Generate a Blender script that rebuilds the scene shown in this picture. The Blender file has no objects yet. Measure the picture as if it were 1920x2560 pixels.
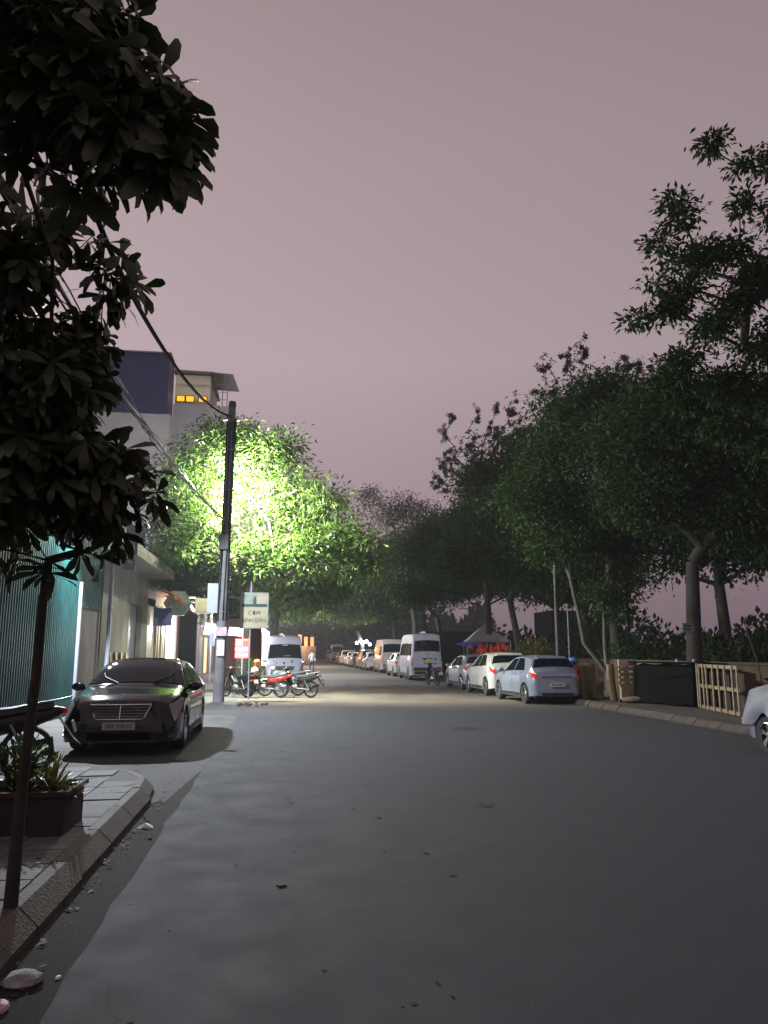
import bpy, bmesh, math, random
import numpy as np
from mathutils import Vector, Matrix, Euler

R = math.radians
rnd = random.Random(7)
nr = np.random.default_rng(11)
sc = bpy.context.scene
COL = sc.collection

# ------------------------------------------------------------------ camera
cam_d = bpy.data.cameras.new('camera')
cam = bpy.data.objects.new('camera', cam_d)
COL.objects.link(cam)
cam.location = (0, 0, 1.6)
cam.rotation_euler = (R(90 + 10.3), 0, R(-7.6))
cam_d.sensor_fit = 'VERTICAL'
cam_d.sensor_height = 36.0
cam_d.lens = 36.0 * 1923.0 / 2560.0
cam_d.clip_start = 0.05
cam_d.clip_end = 2500
sc.camera = cam

# ------------------------------------------------------------------ sky: night overcast glowing with city light
w = bpy.data.worlds.new('World')
sc.world = w
w.use_nodes = True
nt = w.node_tree
nt.nodes.clear()
out = nt.nodes.new('ShaderNodeOutputWorld')
bg = nt.nodes.new('ShaderNodeBackground')
tc = nt.nodes.new('ShaderNodeTexCoord')
sep = nt.nodes.new('ShaderNodeSeparateXYZ')
ramp = nt.nodes.new('ShaderNodeValToRGB')
nt.links.new(tc.outputs['Generated'], sep.inputs[0])
nt.links.new(sep.outputs['Z'], ramp.inputs[0])
cr = ramp.color_ramp
cr.elements[0].position = 0.0
cr.elements[0].color = (0.245, 0.168, 0.208, 1)
cr.elements[1].position = 1.0
cr.elements[1].color = (0.245, 0.185, 0.195, 1)
for p, c in ((0.16, (0.340, 0.248, 0.285)), (0.36, (0.440, 0.342, 0.370)), (0.58, (0.375, 0.290, 0.312)), (0.75, (0.300, 0.228, 0.240))):
    e = cr.elements.new(p)
    e.color = (*c, 1)
# glow stronger over the built-up side (west), weaker to the east
mr = nt.nodes.new('ShaderNodeMapRange')
mr.inputs['From Min'].default_value = -0.7
mr.inputs['From Max'].default_value = 0.9
mr.inputs['To Min'].default_value = 1.34
mr.inputs['To Max'].default_value = 0.70
nt.links.new(sep.outputs['X'], mr.inputs['Value'])
nz = nt.nodes.new('ShaderNodeTexNoise')
nz.inputs['Scale'].default_value = 1.6
nz.inputs['Detail'].default_value = 3
nt.links.new(tc.outputs['Generated'], nz.inputs['Vector'])
mr2 = nt.nodes.new('ShaderNodeMapRange')
mr2.inputs['To Min'].default_value = 0.94
mr2.inputs['To Max'].default_value = 1.06
nt.links.new(nz.outputs['Fac'], mr2.inputs['Value'])
mul = nt.nodes.new('ShaderNodeMath')
mul.operation = 'MULTIPLY'
nt.links.new(mr.outputs[0], mul.inputs[0])
nt.links.new(mr2.outputs[0], mul.inputs[1])
nt.links.new(ramp.outputs['Color'], bg.inputs['Color'])
nt.links.new(mul.outputs[0], bg.inputs['Strength'])
nt.links.new(bg.outputs[0], out.inputs['Surface'])

sc.view_settings.view_transform = 'Standard'
sc.view_settings.look = 'None'
sc.view_settings.exposure = 0
sc.view_settings.gamma = 1
sc.view_settings.use_curve_mapping = False
sc.cycles.use_denoising = True
sc.cycles.max_bounces = 6
sc.cycles.diffuse_bounces = 3
sc.cycles.glossy_bounces = 3
sc.cycles.transmission_bounces = 4
sc.cycles.transparent_max_bounces = 6
sc.cycles.sample_clamp_indirect = 3.0
sc.cycles.sample_clamp_direct = 0
sc.cycles.caustics_reflective = False
sc.cycles.caustics_refractive = False


# ------------------------------------------------------------------ materials
def mat(name, col, rough=0.7, metal=0.0, var=0.0, vscale=8.0, bump=0.0, bscale=60.0, coat=0.0, col2=None,
        emit=None, estr=0.0, spec=0.5, detail=6):
    m = bpy.data.materials.new(name)
    m.use_nodes = True
    t = m.node_tree
    b = t.nodes['Principled BSDF']
    b.inputs['Base Color'].default_value = (*col, 1)
    b.inputs['Roughness'].default_value = rough
    b.inputs['Metallic'].default_value = metal
    b.inputs['Coat Weight'].default_value = coat
    b.inputs['Coat Roughness'].default_value = 0.06
    b.inputs['Specular IOR Level'].default_value = spec
    if emit:
        b.inputs['Emission Color'].default_value = (*emit, 1)
        b.inputs['Emission Strength'].default_value = estr
    if var or col2:
        co = t.nodes.new('ShaderNodeTexCoord')
        n = t.nodes.new('ShaderNodeTexNoise')
        n.inputs['Scale'].default_value = vscale
        n.inputs['Detail'].default_value = detail
        t.links.new(co.outputs['Object'], n.inputs['Vector'])
        rp = t.nodes.new('ShaderNodeValToRGB')
        c2 = col2 if col2 else tuple(min(1, c * (1 + var)) for c in col)
        c1 = col if col2 else tuple(c * (1 - var) for c in col)
        rp.color_ramp.elements[0].position = 0.35
        rp.color_ramp.elements[0].color = (*c1, 1)
        rp.color_ramp.elements[1].position = 0.65
        rp.color_ramp.elements[1].color = (*c2, 1)
        t.links.new(n.outputs['Fac'], rp.inputs[0])
        t.links.new(rp.outputs[0], b.inputs['Base Color'])
        rr = t.nodes.new('ShaderNodeMapRange')
        rr.inputs['To Min'].default_value = max(0.02, rough - 0.12)
        rr.inputs['To Max'].default_value = min(1, rough + 0.12)
        t.links.new(n.outputs['Fac'], rr.inputs['Value'])
        t.links.new(rr.outputs[0], b.inputs['Roughness'])
    if bump:
        co = t.nodes.new('ShaderNodeTexCoord')
        n = t.nodes.new('ShaderNodeTexNoise')
        n.inputs['Scale'].default_value = bscale
        n.inputs['Detail'].default_value = 5
        t.links.new(co.outputs['Object'], n.inputs['Vector'])
        bp = t.nodes.new('ShaderNodeBump')
        bp.inputs['Strength'].default_value = bump
        bp.inputs['Distance'].default_value = 0.02
        t.links.new(n.outputs['Fac'], bp.inputs['Height'])
        t.links.new(bp.outputs[0], b.inputs['Normal'])
    return m


def leafmat(name, a, b_, trans=0.3, rough=0.45):
    m = bpy.data.materials.new(name)
    m.use_nodes = True
    t = m.node_tree
    p = t.nodes['Principled BSDF']
    g = t.nodes.new('ShaderNodeNewGeometry')
    mx = t.nodes.new('ShaderNodeMix')
    mx.data_type = 'RGBA'
    mx.inputs[6].default_value = (*a, 1)
    mx.inputs[7].default_value = (*b_, 1)
    t.links.new(g.outputs['Random Per Island'], mx.inputs[0])
    t.links.new(mx.outputs[2], p.inputs['Base Color'])
    p.inputs['Roughness'].default_value = rough
    p.inputs['Specular IOR Level'].default_value = .5 if rough < .6 else .15
    tr = t.nodes.new('ShaderNodeBsdfTranslucent')
    t.links.new(mx.outputs[2], tr.inputs['Color'])
    ms = t.nodes.new('ShaderNodeMixShader')
    ms.inputs[0].default_value = trans
    t.links.new(p.outputs[0], ms.inputs[1])
    t.links.new(tr.outputs[0], ms.inputs[2])
    t.links.new(ms.outputs[0], t.nodes['Material Output'].inputs['Surface'])
    return m


def asphalt():
    m = bpy.data.materials.new('worn_asphalt')
    m.use_nodes = True
    t = m.node_tree
    N, L = t.nodes, t.links
    p = N['Principled BSDF']
    co = N.new('ShaderNodeTexCoord')

    def noise(scale, detail=6, sx=1, sy=1, rough=0.55):
        mp = N.new('ShaderNodeMapping')
        mp.inputs['Scale'].default_value = (sx, sy, 1)
        L.new(co.outputs['Object'], mp.inputs['Vector'])
        n = N.new('ShaderNodeTexNoise')
        n.inputs['Scale'].default_value = scale
        n.inputs['Detail'].default_value = detail
        n.inputs['Roughness'].default_value = rough
        L.new(mp.outputs[0], n.inputs['Vector'])
        return n.outputs['Fac']

    def rampf(f, a, b, lo, hi):
        r = N.new('ShaderNodeMapRange')
        r.inputs['From Min'].default_value = a
        r.inputs['From Max'].default_value = b
        r.inputs['To Min'].default_value = lo
        r.inputs['To Max'].default_value = hi
        L.new(f, r.inputs['Value'])
        return r.outputs[0]

    def mulf(a, b):
        x = N.new('ShaderNodeMath')
        x.operation = 'MULTIPLY'
        L.new(a, x.inputs[0])
        L.new(b, x.inputs[1])
        return x.outputs[0]
    big = rampf(noise(0.25, 5, 1.0, 0.6, .45), 0.3, 0.7, 0.96, 1.04)
    mid = rampf(noise(3.0, 6), 0.3, 0.7, 0.97, 1.03)
    grit = rampf(noise(110.0, 3), 0.3, 0.7, 0.65, 1.35)
    spots = rampf(noise(1.6, 2, 1, 1, 0.3), 0.17, 0.22, 0.80, 1.0)
    cr_ = N.new('ShaderNodeTexVoronoi')
    cr_.feature = 'DISTANCE_TO_EDGE'
    cr_.inputs['Scale'].default_value = 0.45
    dn = N.new('ShaderNodeTexNoise')
    dn.inputs['Scale'].default_value = 1.5
    dn.inputs['Detail'].default_value = 6
    L.new(co.outputs['Object'], dn.inputs['Vector'])
    ad = N.new('ShaderNodeMix')
    ad.data_type = 'VECTOR'
    ad.inputs[0].default_value = 0.55
    L.new(co.outputs['Object'], ad.inputs[4])
    L.new(dn.outputs['Color'], ad.inputs[5])
    L.new(ad.outputs[1], cr_.inputs['Vector'])
    crack = rampf(cr_.outputs['Distance'], 0.0, 0.006, 0.80, 1.0)
    f = mulf(mulf(mulf(big, mid), mulf(grit, spots)), crack)
    base = N.new('ShaderNodeMix')
    base.data_type = 'RGBA'
    base.blend_type = 'MIX'
    base.inputs[6].default_value = (0, 0, 0, 1)
    base.inputs[7].default_value = (0.052, 0.053, 0.060, 1)
    base.clamp_factor = False
    L.new(f, base.inputs[0])
    # sandy patches on the far road, partly sand, partly a painted pool of light
    dust_and_pool = rampf(noise(0.22, 5, 1.0, 0.8), 0.36, 0.52, 0.15, 0.95)
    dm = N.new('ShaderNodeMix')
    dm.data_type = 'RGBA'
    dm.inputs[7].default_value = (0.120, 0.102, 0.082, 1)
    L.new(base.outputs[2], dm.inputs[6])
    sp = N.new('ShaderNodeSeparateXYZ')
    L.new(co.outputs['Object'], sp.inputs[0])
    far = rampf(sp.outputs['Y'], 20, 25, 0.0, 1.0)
    L.new(mulf(dust_and_pool, far), dm.inputs[0])
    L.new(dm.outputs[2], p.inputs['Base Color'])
    rg = rampf(noise(2.0, 4), 0.3, 0.7, 0.80, 0.92)
    L.new(rg, p.inputs['Roughness'])
    p.inputs['Specular IOR Level'].default_value = 0.18
    bp = N.new('ShaderNodeBump')
    bp.inputs['Strength'].default_value = 0.35
    bp.inputs['Distance'].default_value = 0.01
    L.new(noise(170, 3), bp.inputs['Height'])
    L.new(bp.outputs[0], p.inputs['Normal'])
    return m


M = dict(
    asphalt=asphalt(),
    concrete=mat('gutter_concrete', (0.030, 0.029, 0.028), .95, spec=.08, var=.28, vscale=1.7, bump=.3, bscale=90),
    apron=mat('apron_concrete', (0.080, 0.079, 0.078), .9, spec=.15, var=.2, vscale=1.2, bump=.25, bscale=80),
    paver=mat('paver_concrete', (0.095, 0.096, 0.095), .85, var=.3, vscale=3.5, bump=.35, bscale=50),
    kerb=mat('kerb_stone', (0.058, 0.044, 0.036), .85, var=.35, vscale=4, bump=.4, bscale=40),
    dirt=mat('earth', (0.055, 0.047, 0.038), .95, var=.35, vscale=1.5, bump=.4, bscale=20),
    grassy=mat('rough_ground', (0.03, 0.035, 0.02), .95, var=.4, vscale=.8, bump=.5, bscale=12),
    teal=mat('teal_sheet_metal', (0.003, 0.048, 0.045), .5, metal=.0, var=.2, vscale=2.0, spec=.35),
    brownwall=mat('brown_render', (0.085, 0.066, 0.058), .85, var=.22, vscale=1.5, bump=.2),
    greywall=mat('stained_plaster', (0.075, 0.070, 0.054), .85, var=.3, vscale=.9, bump=.2),
    palewall=mat('pale_plaster', (0.44, 0.425, 0.43), .8, var=.1, vscale=.6),
    creamwall=mat('cream_plaster', (0.80, 0.74, 0.52), .8, var=.1, vscale=.6),
    navy=mat('navy_cladding', (0.02, 0.03, 0.10), .5, var=.15, vscale=1.0),
    darkdoor=mat('dark_door', (0.012, 0.014, 0.018), .5),
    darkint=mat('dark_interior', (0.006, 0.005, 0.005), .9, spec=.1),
    pipe=mat('pvc_pipe', (0.26, 0.29, 0.35), .4, var=.08, vscale=3),
    paint_van=mat('pale_van_paint', (0.36, 0.39, 0.46), .35, coat=.6),
    white=mat('white_paint', (0.75, 0.75, 0.74), .5, var=.06, vscale=4),
    offwhite=mat('dusty_white', (0.55, 0.54, 0.50), .7, var=.15, vscale=4),
    black=mat('black_plastic', (0.012, 0.012, 0.013), .5),
    rubber=mat('tyre_rubber', (0.018, 0.017, 0.016), .85, bump=.2, bscale=30),
    steel=mat('bright_metal', (0.62, 0.62, 0.64), .22, metal=1.0),
    dsteel=mat('dull_metal', (0.25, 0.25, 0.26), .45, metal=.8),
    chrome=mat('chrome', (0.8, 0.8, 0.82), .08, metal=1.0),
    glass=mat('tinted_glass', (0.004, 0.007, 0.009), .03, spec=.5),
    paint_black=mat('black_car_paint', (0.004, 0.004, 0.005), .09, spec=.45),
    paint_silver=mat('silver_car_paint', (0.30, 0.32, 0.38), .32, metal=.3, coat=.6),
    paint_white=mat('white_car_paint', (0.34, 0.34, 0.33), .35, coat=.6),
    paint_bluesilver=mat('pale_blue_silver_paint', (0.19, 0.21, 0.27), .32, metal=.25, coat=.6),
    paint_gold=mat('dusty_beige_paint', (0.30, 0.27, 0.25), .4, metal=.2, coat=.5),
    paint_red=mat('red_plastic', (0.55, 0.035, 0.015), .3, coat=.8),
    paint_mint=mat('mint_plastic', (0.40, 0.62, 0.58), .3, coat=.8),
    taillight=mat('tail_lamp_red', (0.45, 0.008, 0.006), .12, coat=.5, emit=(1, .03, .02), estr=.04),
    headlight=mat('lamp_glass', (0.34, 0.30, 0.34), .12, coat=.6),
    amber=mat('amber_lens', (0.8, 0.25, 0.02), .15, coat=1.0),
    plate=mat('plate_white', (0.42, 0.38, 0.36), .5, var=.1, vscale=12),
    platey=mat('plate_yellow', (0.50, 0.40, 0.10), .5),
    ink=mat('dark_ink', (0.02, 0.02, 0.025), .6),
    pole=mat('pole_concrete', (0.13, 0.13, 0.14), .85, var=.22, vscale=2.5, bump=.3, bscale=30),
    bark=mat('bark', (0.026, 0.021, 0.016), .9, var=.4, vscale=9, bump=.6, bscale=25),
    barkpale=mat('pale_bark', (0.045, 0.040, 0.034), .9, var=.35, vscale=8, bump=.5, bscale=25),
    cable=mat('cable_sheath', (0.005, 0.005, 0.005), .8, spec=.08)
    , cablegloss=mat('glossy_cable_sheath', (0.03, 0.03, 0.035), .25),
    wood=mat('raw_timber', (0.26, 0.195, 0.12), .75, var=.25, vscale=6, bump=.15, bscale=60),
    wooddark=mat('old_timber', (0.045, 0.028, 0.019), .8, var=.35, vscale=6, bump=.2, bscale=60),
    tarp=mat('dark_tarpaulin', (0.004, 0.005, 0.005), .9, spec=.08, var=.3, vscale=2, bump=.4, bscale=6),
    cream=mat('cream_foam', (0.17, 0.13, 0.07), .85, var=.2, vscale=5, bump=.2),
    terracotta=mat('terracotta', (0.026, 0.015, 0.013), .9, var=.3, vscale=8, bump=.2),
    maroon=mat('maroon_plastic', (0.10, 0.018, 0.022), .5, var=.25, vscale=6),
    awning=mat('rust_red_awning', (0.34, 0.07, 0.03), .7, var=.35, vscale=2.5),
    signcream=mat('sign_cream', (0.36, 0.33, 0.22), .6, var=.12, vscale=3),
    signgreen=mat('sign_green', (0.20, 0.26, 0.20), .6, var=.2, vscale=4),
    signdark=mat('sign_dark_green', (0.015, 0.05, 0.045), .5),
    red=mat('poster_red', (0.62, 0.03, 0.04), .5, emit=(1, .12, .14), estr=.45),
    orange=mat('orange_shell', (0.85, 0.24, 0.01), .3, coat=.8),
    blue=mat('blue_plastic', (0.05, 0.09, 0.38), .5, var=.2, vscale=6),
    pink=mat('worn_pink', (0.45, 0.33, 0.36), .6, var=.2, vscale=5),
    stone=mat('broken_stone', (0.26, 0.26, 0.27), .9, var=.3, vscale=9, bump=.5, bscale=40),
    brick=mat('brick_rubble', (0.07, 0.05, 0.045), .9, var=.4, vscale=8, bump=.4),
    ochre=mat('ochre_wall', (0.065, 0.044, 0.02), .9, var=.35, vscale=1.3, bump=.3),
    litwhite=mat('lit_shop_wall', (0.8, 0.8, 0.8), .6, emit=(0.95, 0.98, 1.0), estr=2.6),
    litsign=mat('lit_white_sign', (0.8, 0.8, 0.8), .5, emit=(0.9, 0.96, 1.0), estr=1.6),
    tube=mat('tube_lamp', (0.9, 0.9, 0.9), .4, emit=(1.0, .95, .86), estr=4.0),
    litorange=mat('lit_orange_window', (0.8, 0.4, 0.05), .5, emit=(1.0, 0.42, 0.01), estr=1.5),
    litwarm=mat('warm_shop_glow', (0.8, 0.4, 0.2), .5, emit=(1.0, 0.30, 0.12), estr=1.5),
    lens=mat('lamp_lens', (0.9, 0.9, 0.9), .4, emit=(0.86, 0.93, 1.0), estr=14),
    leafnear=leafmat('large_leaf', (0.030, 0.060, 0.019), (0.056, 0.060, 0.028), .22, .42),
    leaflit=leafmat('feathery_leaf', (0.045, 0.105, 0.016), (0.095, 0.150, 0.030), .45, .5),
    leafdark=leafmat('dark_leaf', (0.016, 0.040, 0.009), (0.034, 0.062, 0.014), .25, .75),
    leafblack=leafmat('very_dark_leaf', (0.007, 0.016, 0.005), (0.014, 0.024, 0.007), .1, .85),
    leafdry=leafmat('brownish_leaf', (0.040, 0.032, 0.020), (0.060, 0.050, 0.030), .25, .7),
    leafyellow=leafmat('yellow_green_leaf', (0.10, 0.12, 0.02), (0.16, 0.12, 0.03), .3),
    skin=mat('skin', (0.36, 0.20, 0.13), .5),
    cloth_dark=mat('dark_cloth', (0.018, 0.018, 0.03), .9),
    cloth_pale=mat('pale_cloth', (0.40, 0.40, 0.42), .9),
    hair=mat('black_hair', (0.01, 0.008, 0.007), .6),
    canopy=mat('grey_canopy', (0.20, 0.20, 0.23), .8, var=.15, vscale=2),
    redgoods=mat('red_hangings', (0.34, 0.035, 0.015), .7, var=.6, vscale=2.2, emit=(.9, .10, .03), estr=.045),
    cyan=mat('cyan_sticker', (0.03, 0.55, 0.65), .4),
)


# ------------------------------------------------------------------ mesh helpers
class MB:
    def __init__(self):
        self.v = []
        self.f = []

    def add(self, vs, fs, mtx=None):
        o = len(self.v)
        for p in vs:
            self.v.append(tuple(mtx @ Vector(p)) if mtx is not None else tuple(p))
        for f in fs:
            self.f.append(tuple(i + o for i in f))
        return self

    def box(self, c, s, rot=(0, 0, 0), taper=1.0):
        x, y, z = s[0] / 2, s[1] / 2, s[2] / 2
        t = taper
        vs = [(-x, -y, -z), (x, -y, -z), (x, y, -z), (-x, y, -z), (-x * t, -y * t, z), (x * t, -y * t, z), (x * t, y * t, z), (-x * t, y * t, z)]
        fs = [(0, 3, 2, 1), (4, 5, 6, 7), (0, 1, 5, 4), (1, 2, 6, 5), (2, 3, 7, 6), (3, 0, 4, 7)]
        m = Matrix.Translation(c) @ Euler(rot).to_matrix().to_4x4()
        return self.add(vs, fs, m)

    def tube(self, pts, rad, seg=8, cap=True):
        pts = [Vector(p) for p in pts]
        n = len(pts)
        if not hasattr(rad, '__len__'):
            rad = [rad] * n
        rings = []
        up = None
        for i, p in enumerate(pts):
            d = (pts[min(i + 1, n - 1)] - pts[max(i - 1, 0)])
            if d.length < 1e-9:
                d = Vector((0, 0, 1))
            d.normalize()
            if up is None:
                a = Vector((0, 0, 1)) if abs(d.z) < .9 else Vector((1, 0, 0))
                up = d.cross(a).normalized()
            else:
                up = (up - d * up.dot(d))
                if up.length < 1e-6:
                    up = d.orthogonal()
                up.normalize()
            s = d.cross(up)
            rings.append([p + (up * math.cos(2 * math.pi * k / seg) + s * math.sin(2 * math.pi * k / seg)) * rad[i] for k in range(seg)])
        vs = [q for r_ in rings for q in r_]
        fs = []
        for i in range(n - 1):
            for k in range(seg):
                a, b = i * seg + k, i * seg + (k + 1) % seg
                fs.append((a, b, b + seg, a + seg))
        if cap:
            fs.append(tuple(range(seg))[::-1])
            fs.append(tuple((n - 1) * seg + k for k in range(seg)))
        return self.add(vs, fs)

    def lathe(self, prof, seg=20, mtx=None, closed=False):
        """prof: (radius, height) round local Z"""
        n = len(prof)
        vs = [(r_ * math.cos(2 * math.pi * k / seg), r_ * math.sin(2 * math.pi * k / seg), h) for r_, h in prof for k in range(seg)]
        fs = []
        for i in range(n if closed else n - 1):
            j = (i + 1) % n
            for k in range(seg):
                k2 = (k + 1) % seg
                fs.append((i * seg + k, i * seg + k2, j * seg + k2, j * seg + k))
        return self.add(vs, fs, mtx)

    def ball(self, c, r, seg=12, rings=8, mtx=None):
        if not hasattr(r, '__len__'):
            r = (r, r, r)
        vs, fs = [], []
        for i in range(rings + 1):
            th = math.pi * i / rings
            for k in range(seg):
                ph = 2 * math.pi * k / seg
                vs.append((c[0] + r[0] * math.sin(th) * math.cos(ph), c[1] + r[1] * math.sin(th) * math.sin(ph), c[2] + r[2] * math.cos(th)))
        for i in range(rings):
            for k in range(seg):
                k2 = (k + 1) % seg
                fs.append((i * seg + k, (i + 1) * seg + k, (i + 1) * seg + k2, i * seg + k2))
        return self.add(vs, fs, mtx)

    def build(self, name, m, parent=None, smooth=None, loc=None):
        me = bpy.data.meshes.new(name)
        me.from_pydata(self.v, [], self.f)
        me.update()
        if m:
            me.materials.append(m)
        if smooth is not None:
            me.shade_smooth()
            me.set_sharp_from_angle(angle=R(smooth))
        o = bpy.data.objects.new(name, me)
        COL.objects.link(o)
        if parent:
            o.parent = parent
        if loc:
            o.location = loc
        return o


def tag(o, label=None, cat=None, group=None, kind=None):
    if label: o['label'] = label
    if cat: o['category'] = cat
    if group: o['group'] = group
    if kind: o['kind'] = kind
    return o


def thing(name, label, cat, loc=(0, 0, 0), rz=0, group=None):
    o = bpy.data.objects.new(name, None)
    COL.objects.link(o)
    o.location = loc
    o.rotation_euler = (0, 0, rz)
    o.empty_display_size = .2
    return tag(o, label, cat, group)


def copy_obj(o, parent):
    c = o.copy()
    COL.objects.link(c)
    c.parent = parent
    return c


def dup(root, loc, rz, label, group=None):
    r = root.copy()
    COL.objects.link(r)
    r.location = loc
    r.rotation_euler = (0, 0, rz)
    r['label'] = label
    if group: r['group'] = group
    for ch in list(root.children):
        c = copy_obj(ch, r)
        for g in ch.children:
            copy_obj(g, c)
    return r


def inst(src, parent, loc, rot=(0, 0, 0), scale=(1, 1, 1)):
    c = bpy.data.objects.new(src.name.split('.')[0], src.data)
    COL.objects.link(c)
    c.parent = parent
    c.location = loc
    c.rotation_euler = rot
    c.scale = scale
    return c


def text_mesh(name, s, size, m, parent, loc, rot, extrude=.003, sx=1.0):
    cu = bpy.data.curves.new('tmp', 'FONT')
    cu.body = s
    cu.size = size
    cu.align_x = 'CENTER'
    cu.align_y = 'CENTER'
    cu.extrude = extrude
    cu.resolution_u = 3
    to = bpy.data.objects.new('tmp', cu)
    COL.objects.link(to)
    me = bpy.data.meshes.new_from_object(to.evaluated_get(bpy.context.evaluated_depsgraph_get()))
    bpy.data.objects.remove(to)
    me.materials.clear()
    me.materials.append(m)
    o = bpy.data.objects.new(name, me)
    COL.objects.link(o)
    o.parent = parent
    o.location = loc
    o.rotation_euler = rot
    o.scale = (sx, 1, 1)
    return o


# ------------------------------------------------------------------ ground, road, kerbs
def sheet(name, poly, z, m, kind='structure', parent=None):
    b = MB()
    b.add([(x, y, z) for x, y in poly], [tuple(range(len(poly)))])
    o = b.build(name, m, parent)
    if not parent: o['kind'] = kind
    return o


sheet('ground', [(-400, -60), (400, -60), (400, 900), (-400, 900)], -0.03, M['grassy'])
road_poly = [(-0.98, -12)]
y = -12.0
while y < 22:
    y += .35
    road_poly.append((-1.02 + .010 * math.sin(y * 2.1) + .012 * math.sin(y * 5.3) + rnd.uniform(-.010, .010), y))
road_poly += [(-1.6, 30), (-2.0, 45), (-2.0, 420), (9.1, 420), (9.1, -12)]
road_poly = road_poly[::-1]
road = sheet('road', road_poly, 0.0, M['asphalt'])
sheet('gutter', [(-1.35, -12), (-.9, -12), (-.9, 13), (-1.35, 13)], -0.008, M['concrete'])
def blob(cx, cy, rx, ry, sd):
    r2 = random.Random(sd)
    return [(cx + rx * math.cos(a) * r2.uniform(.8, 1.15), cy + ry * math.sin(a) * r2.uniform(.8, 1.15)) for a in np.linspace(0, 2 * math.pi, 22)[:-1]]


M['patch'] = mat('asphalt_patch', (0.052, 0.052, 0.057), .85, var=.12, vscale=30, bump=.4, bscale=120, spec=.2)
M['oil'] = mat('oil_stain', (0.030, 0.030, 0.033), .7, var=.3, vscale=6, spec=.25)
for k_, (cx, cy, rx, ry) in enumerate([(2.2, 8.4, .09, .14), (3.9, 16.5, .25, .4)]):
    sheet('oil_stain', blob(cx, cy, rx, ry, k_), 0.004, M['oil'])
sheet('driveway', [(-5.6, 9.0), (-1.2, 9.0), (-.9, 13.0), (-.9, 22.5), (-1.4, 30), (-1.8, 46), (-1.8, 120), (-5.6, 120)], -0.005, M['apron'])

# left pavement: slab, pavers, kerb stones
pav = MB()
out_pts = [(-1.53, -6), (-1.53, 9.4), (-1.62, 10.0), (-1.95, 10.6), (-2.5, 11.05), (-3.3, 11.4), (-5.35, 11.6), (-5.35, -6)]
n = len(out_pts)
pav.add([(x, y, -.02) for x, y in out_pts] + [(x, y, .143) for x, y in out_pts],
        [tuple(range(n, 2 * n))] + [(i, (i + 1) % n, n + (i + 1) % n, n + i) for i in range(n)])
pavement = pav.build('pavement', M['dirt'])
pavement['kind'] = 'structure'


def in_poly(x, y, P):
    c = False
    j = len(P) - 1
    for i in range(len(P)):
        if (P[i][1] > y) != (P[j][1] > y) and x < (P[j][0] - P[i][0]) * (y - P[i][1]) / (P[j][1] - P[i][1]) + P[i][0]:
            c = not c
        j = i
    return c


tb = MB()
s_ = .193
tb.add([(-s_, -s_, -.02), (s_, -s_, -.02), (s_, s_, -.02), (-s_, s_, -.02),
        (-s_ + .006, -s_ + .006, .018), (s_ - .006, -s_ + .006, .018), (s_ - .006, s_ - .006, .018), (-s_ + .006, s_ - .006, .018)],
       [(4, 5, 6, 7), (0, 1, 5, 4), (1, 2, 6, 5), (2, 3, 7, 6), (3, 0, 4, 7)])
pv0 = tb.build('paver', M['paver'], pavement, loc=(-1.73, 3.0, .13))
cnt = 0
for j in range(24):
    for i in range(10):
        x = -1.74 - i * .395
        yy = 3.0 + j * .395
        if (i, j) == (0, 0):
            continue
        if not all(in_poly(x + a, yy + b, out_pts) for a in (-.19, .19) for b in (-.19, .19)):
            continue
        if rnd.random() < .015:
            continue
        inst(pv0, pavement, (x + rnd.uniform(-.004, .004), yy + rnd.uniform(-.004, .004), .132 + rnd.uniform(-.007, .007)),
             (R(rnd.uniform(-.9, .9)), R(rnd.uniform(-.9, .9)), R(rnd.uniform(-.6, .6))))

kb = thing('kerb', 'chipped concrete kerb with sloping top along the left pavement', 'kerb')
ks = MB()
prof = [(-.10, -.05), (.10, -.05), (.098, .045), (-.015, .155), (-.10, .155)]
pn = len(prof)
ks.add([(x, -.489, z) for x, z in prof] + [(x, .489, z) for x, z in prof],
       [tuple(range(pn)), tuple(range(pn, 2 * pn))[::-1]] + [(i, pn + i, pn + (i + 1) % pn, (i + 1) % pn) for i in range(pn)])
k0 = ks.build('kerb_stone', M['kerb'], kb, loc=(-1.44, -3.5, 0))
for k in range(1, 13):
    inst(k0, kb, (-1.44 + rnd.uniform(-.006, .006), -3.5 + k, rnd.uniform(-.006, .003)), (0, 0, R(rnd.uniform(-.4, .4))))
arc = [(-1.46, 9.05), (-1.52, 9.75), (-1.80, 10.37), (-2.28, 10.85), (-2.95, 11.2), (-3.85, 11.45), (-4.8, 11.57)]
for k in range(len(arc) - 1):
    a, b = Vector(arc[k]), Vector(arc[k + 1])
    d = b - a
    inst(k0, kb, ((a.x + b.x) / 2, (a.y + b.y) / 2, -.004 * k - .01 * (k > 1)), (0, 0, math.atan2(d.y, d.x) - math.pi / 2), (.9, d.length / .99 * .985, .97 if k < 2 else .9))

kr = thing('kerb', 'long low kerb of pale stones on the far right side of the road', 'kerb')
for k in range(46):
    inst(k0, kr, (9.2 + rnd.uniform(-.01, .01), 6 + k * 1.0, rnd.uniform(-.012, .003)), (0, 0, math.pi + R(rnd.uniform(-.6, .6))))
kb2 = MB().box((9.2, 152, .05), (.2, 200, .2))
o = kb2.build('kerb_run', M['kerb'], kr)
sheet('verge', [(9.3, -12), (9.3, 300), (30, 300), (30, -12)], .115, M['dirt'])


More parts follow.
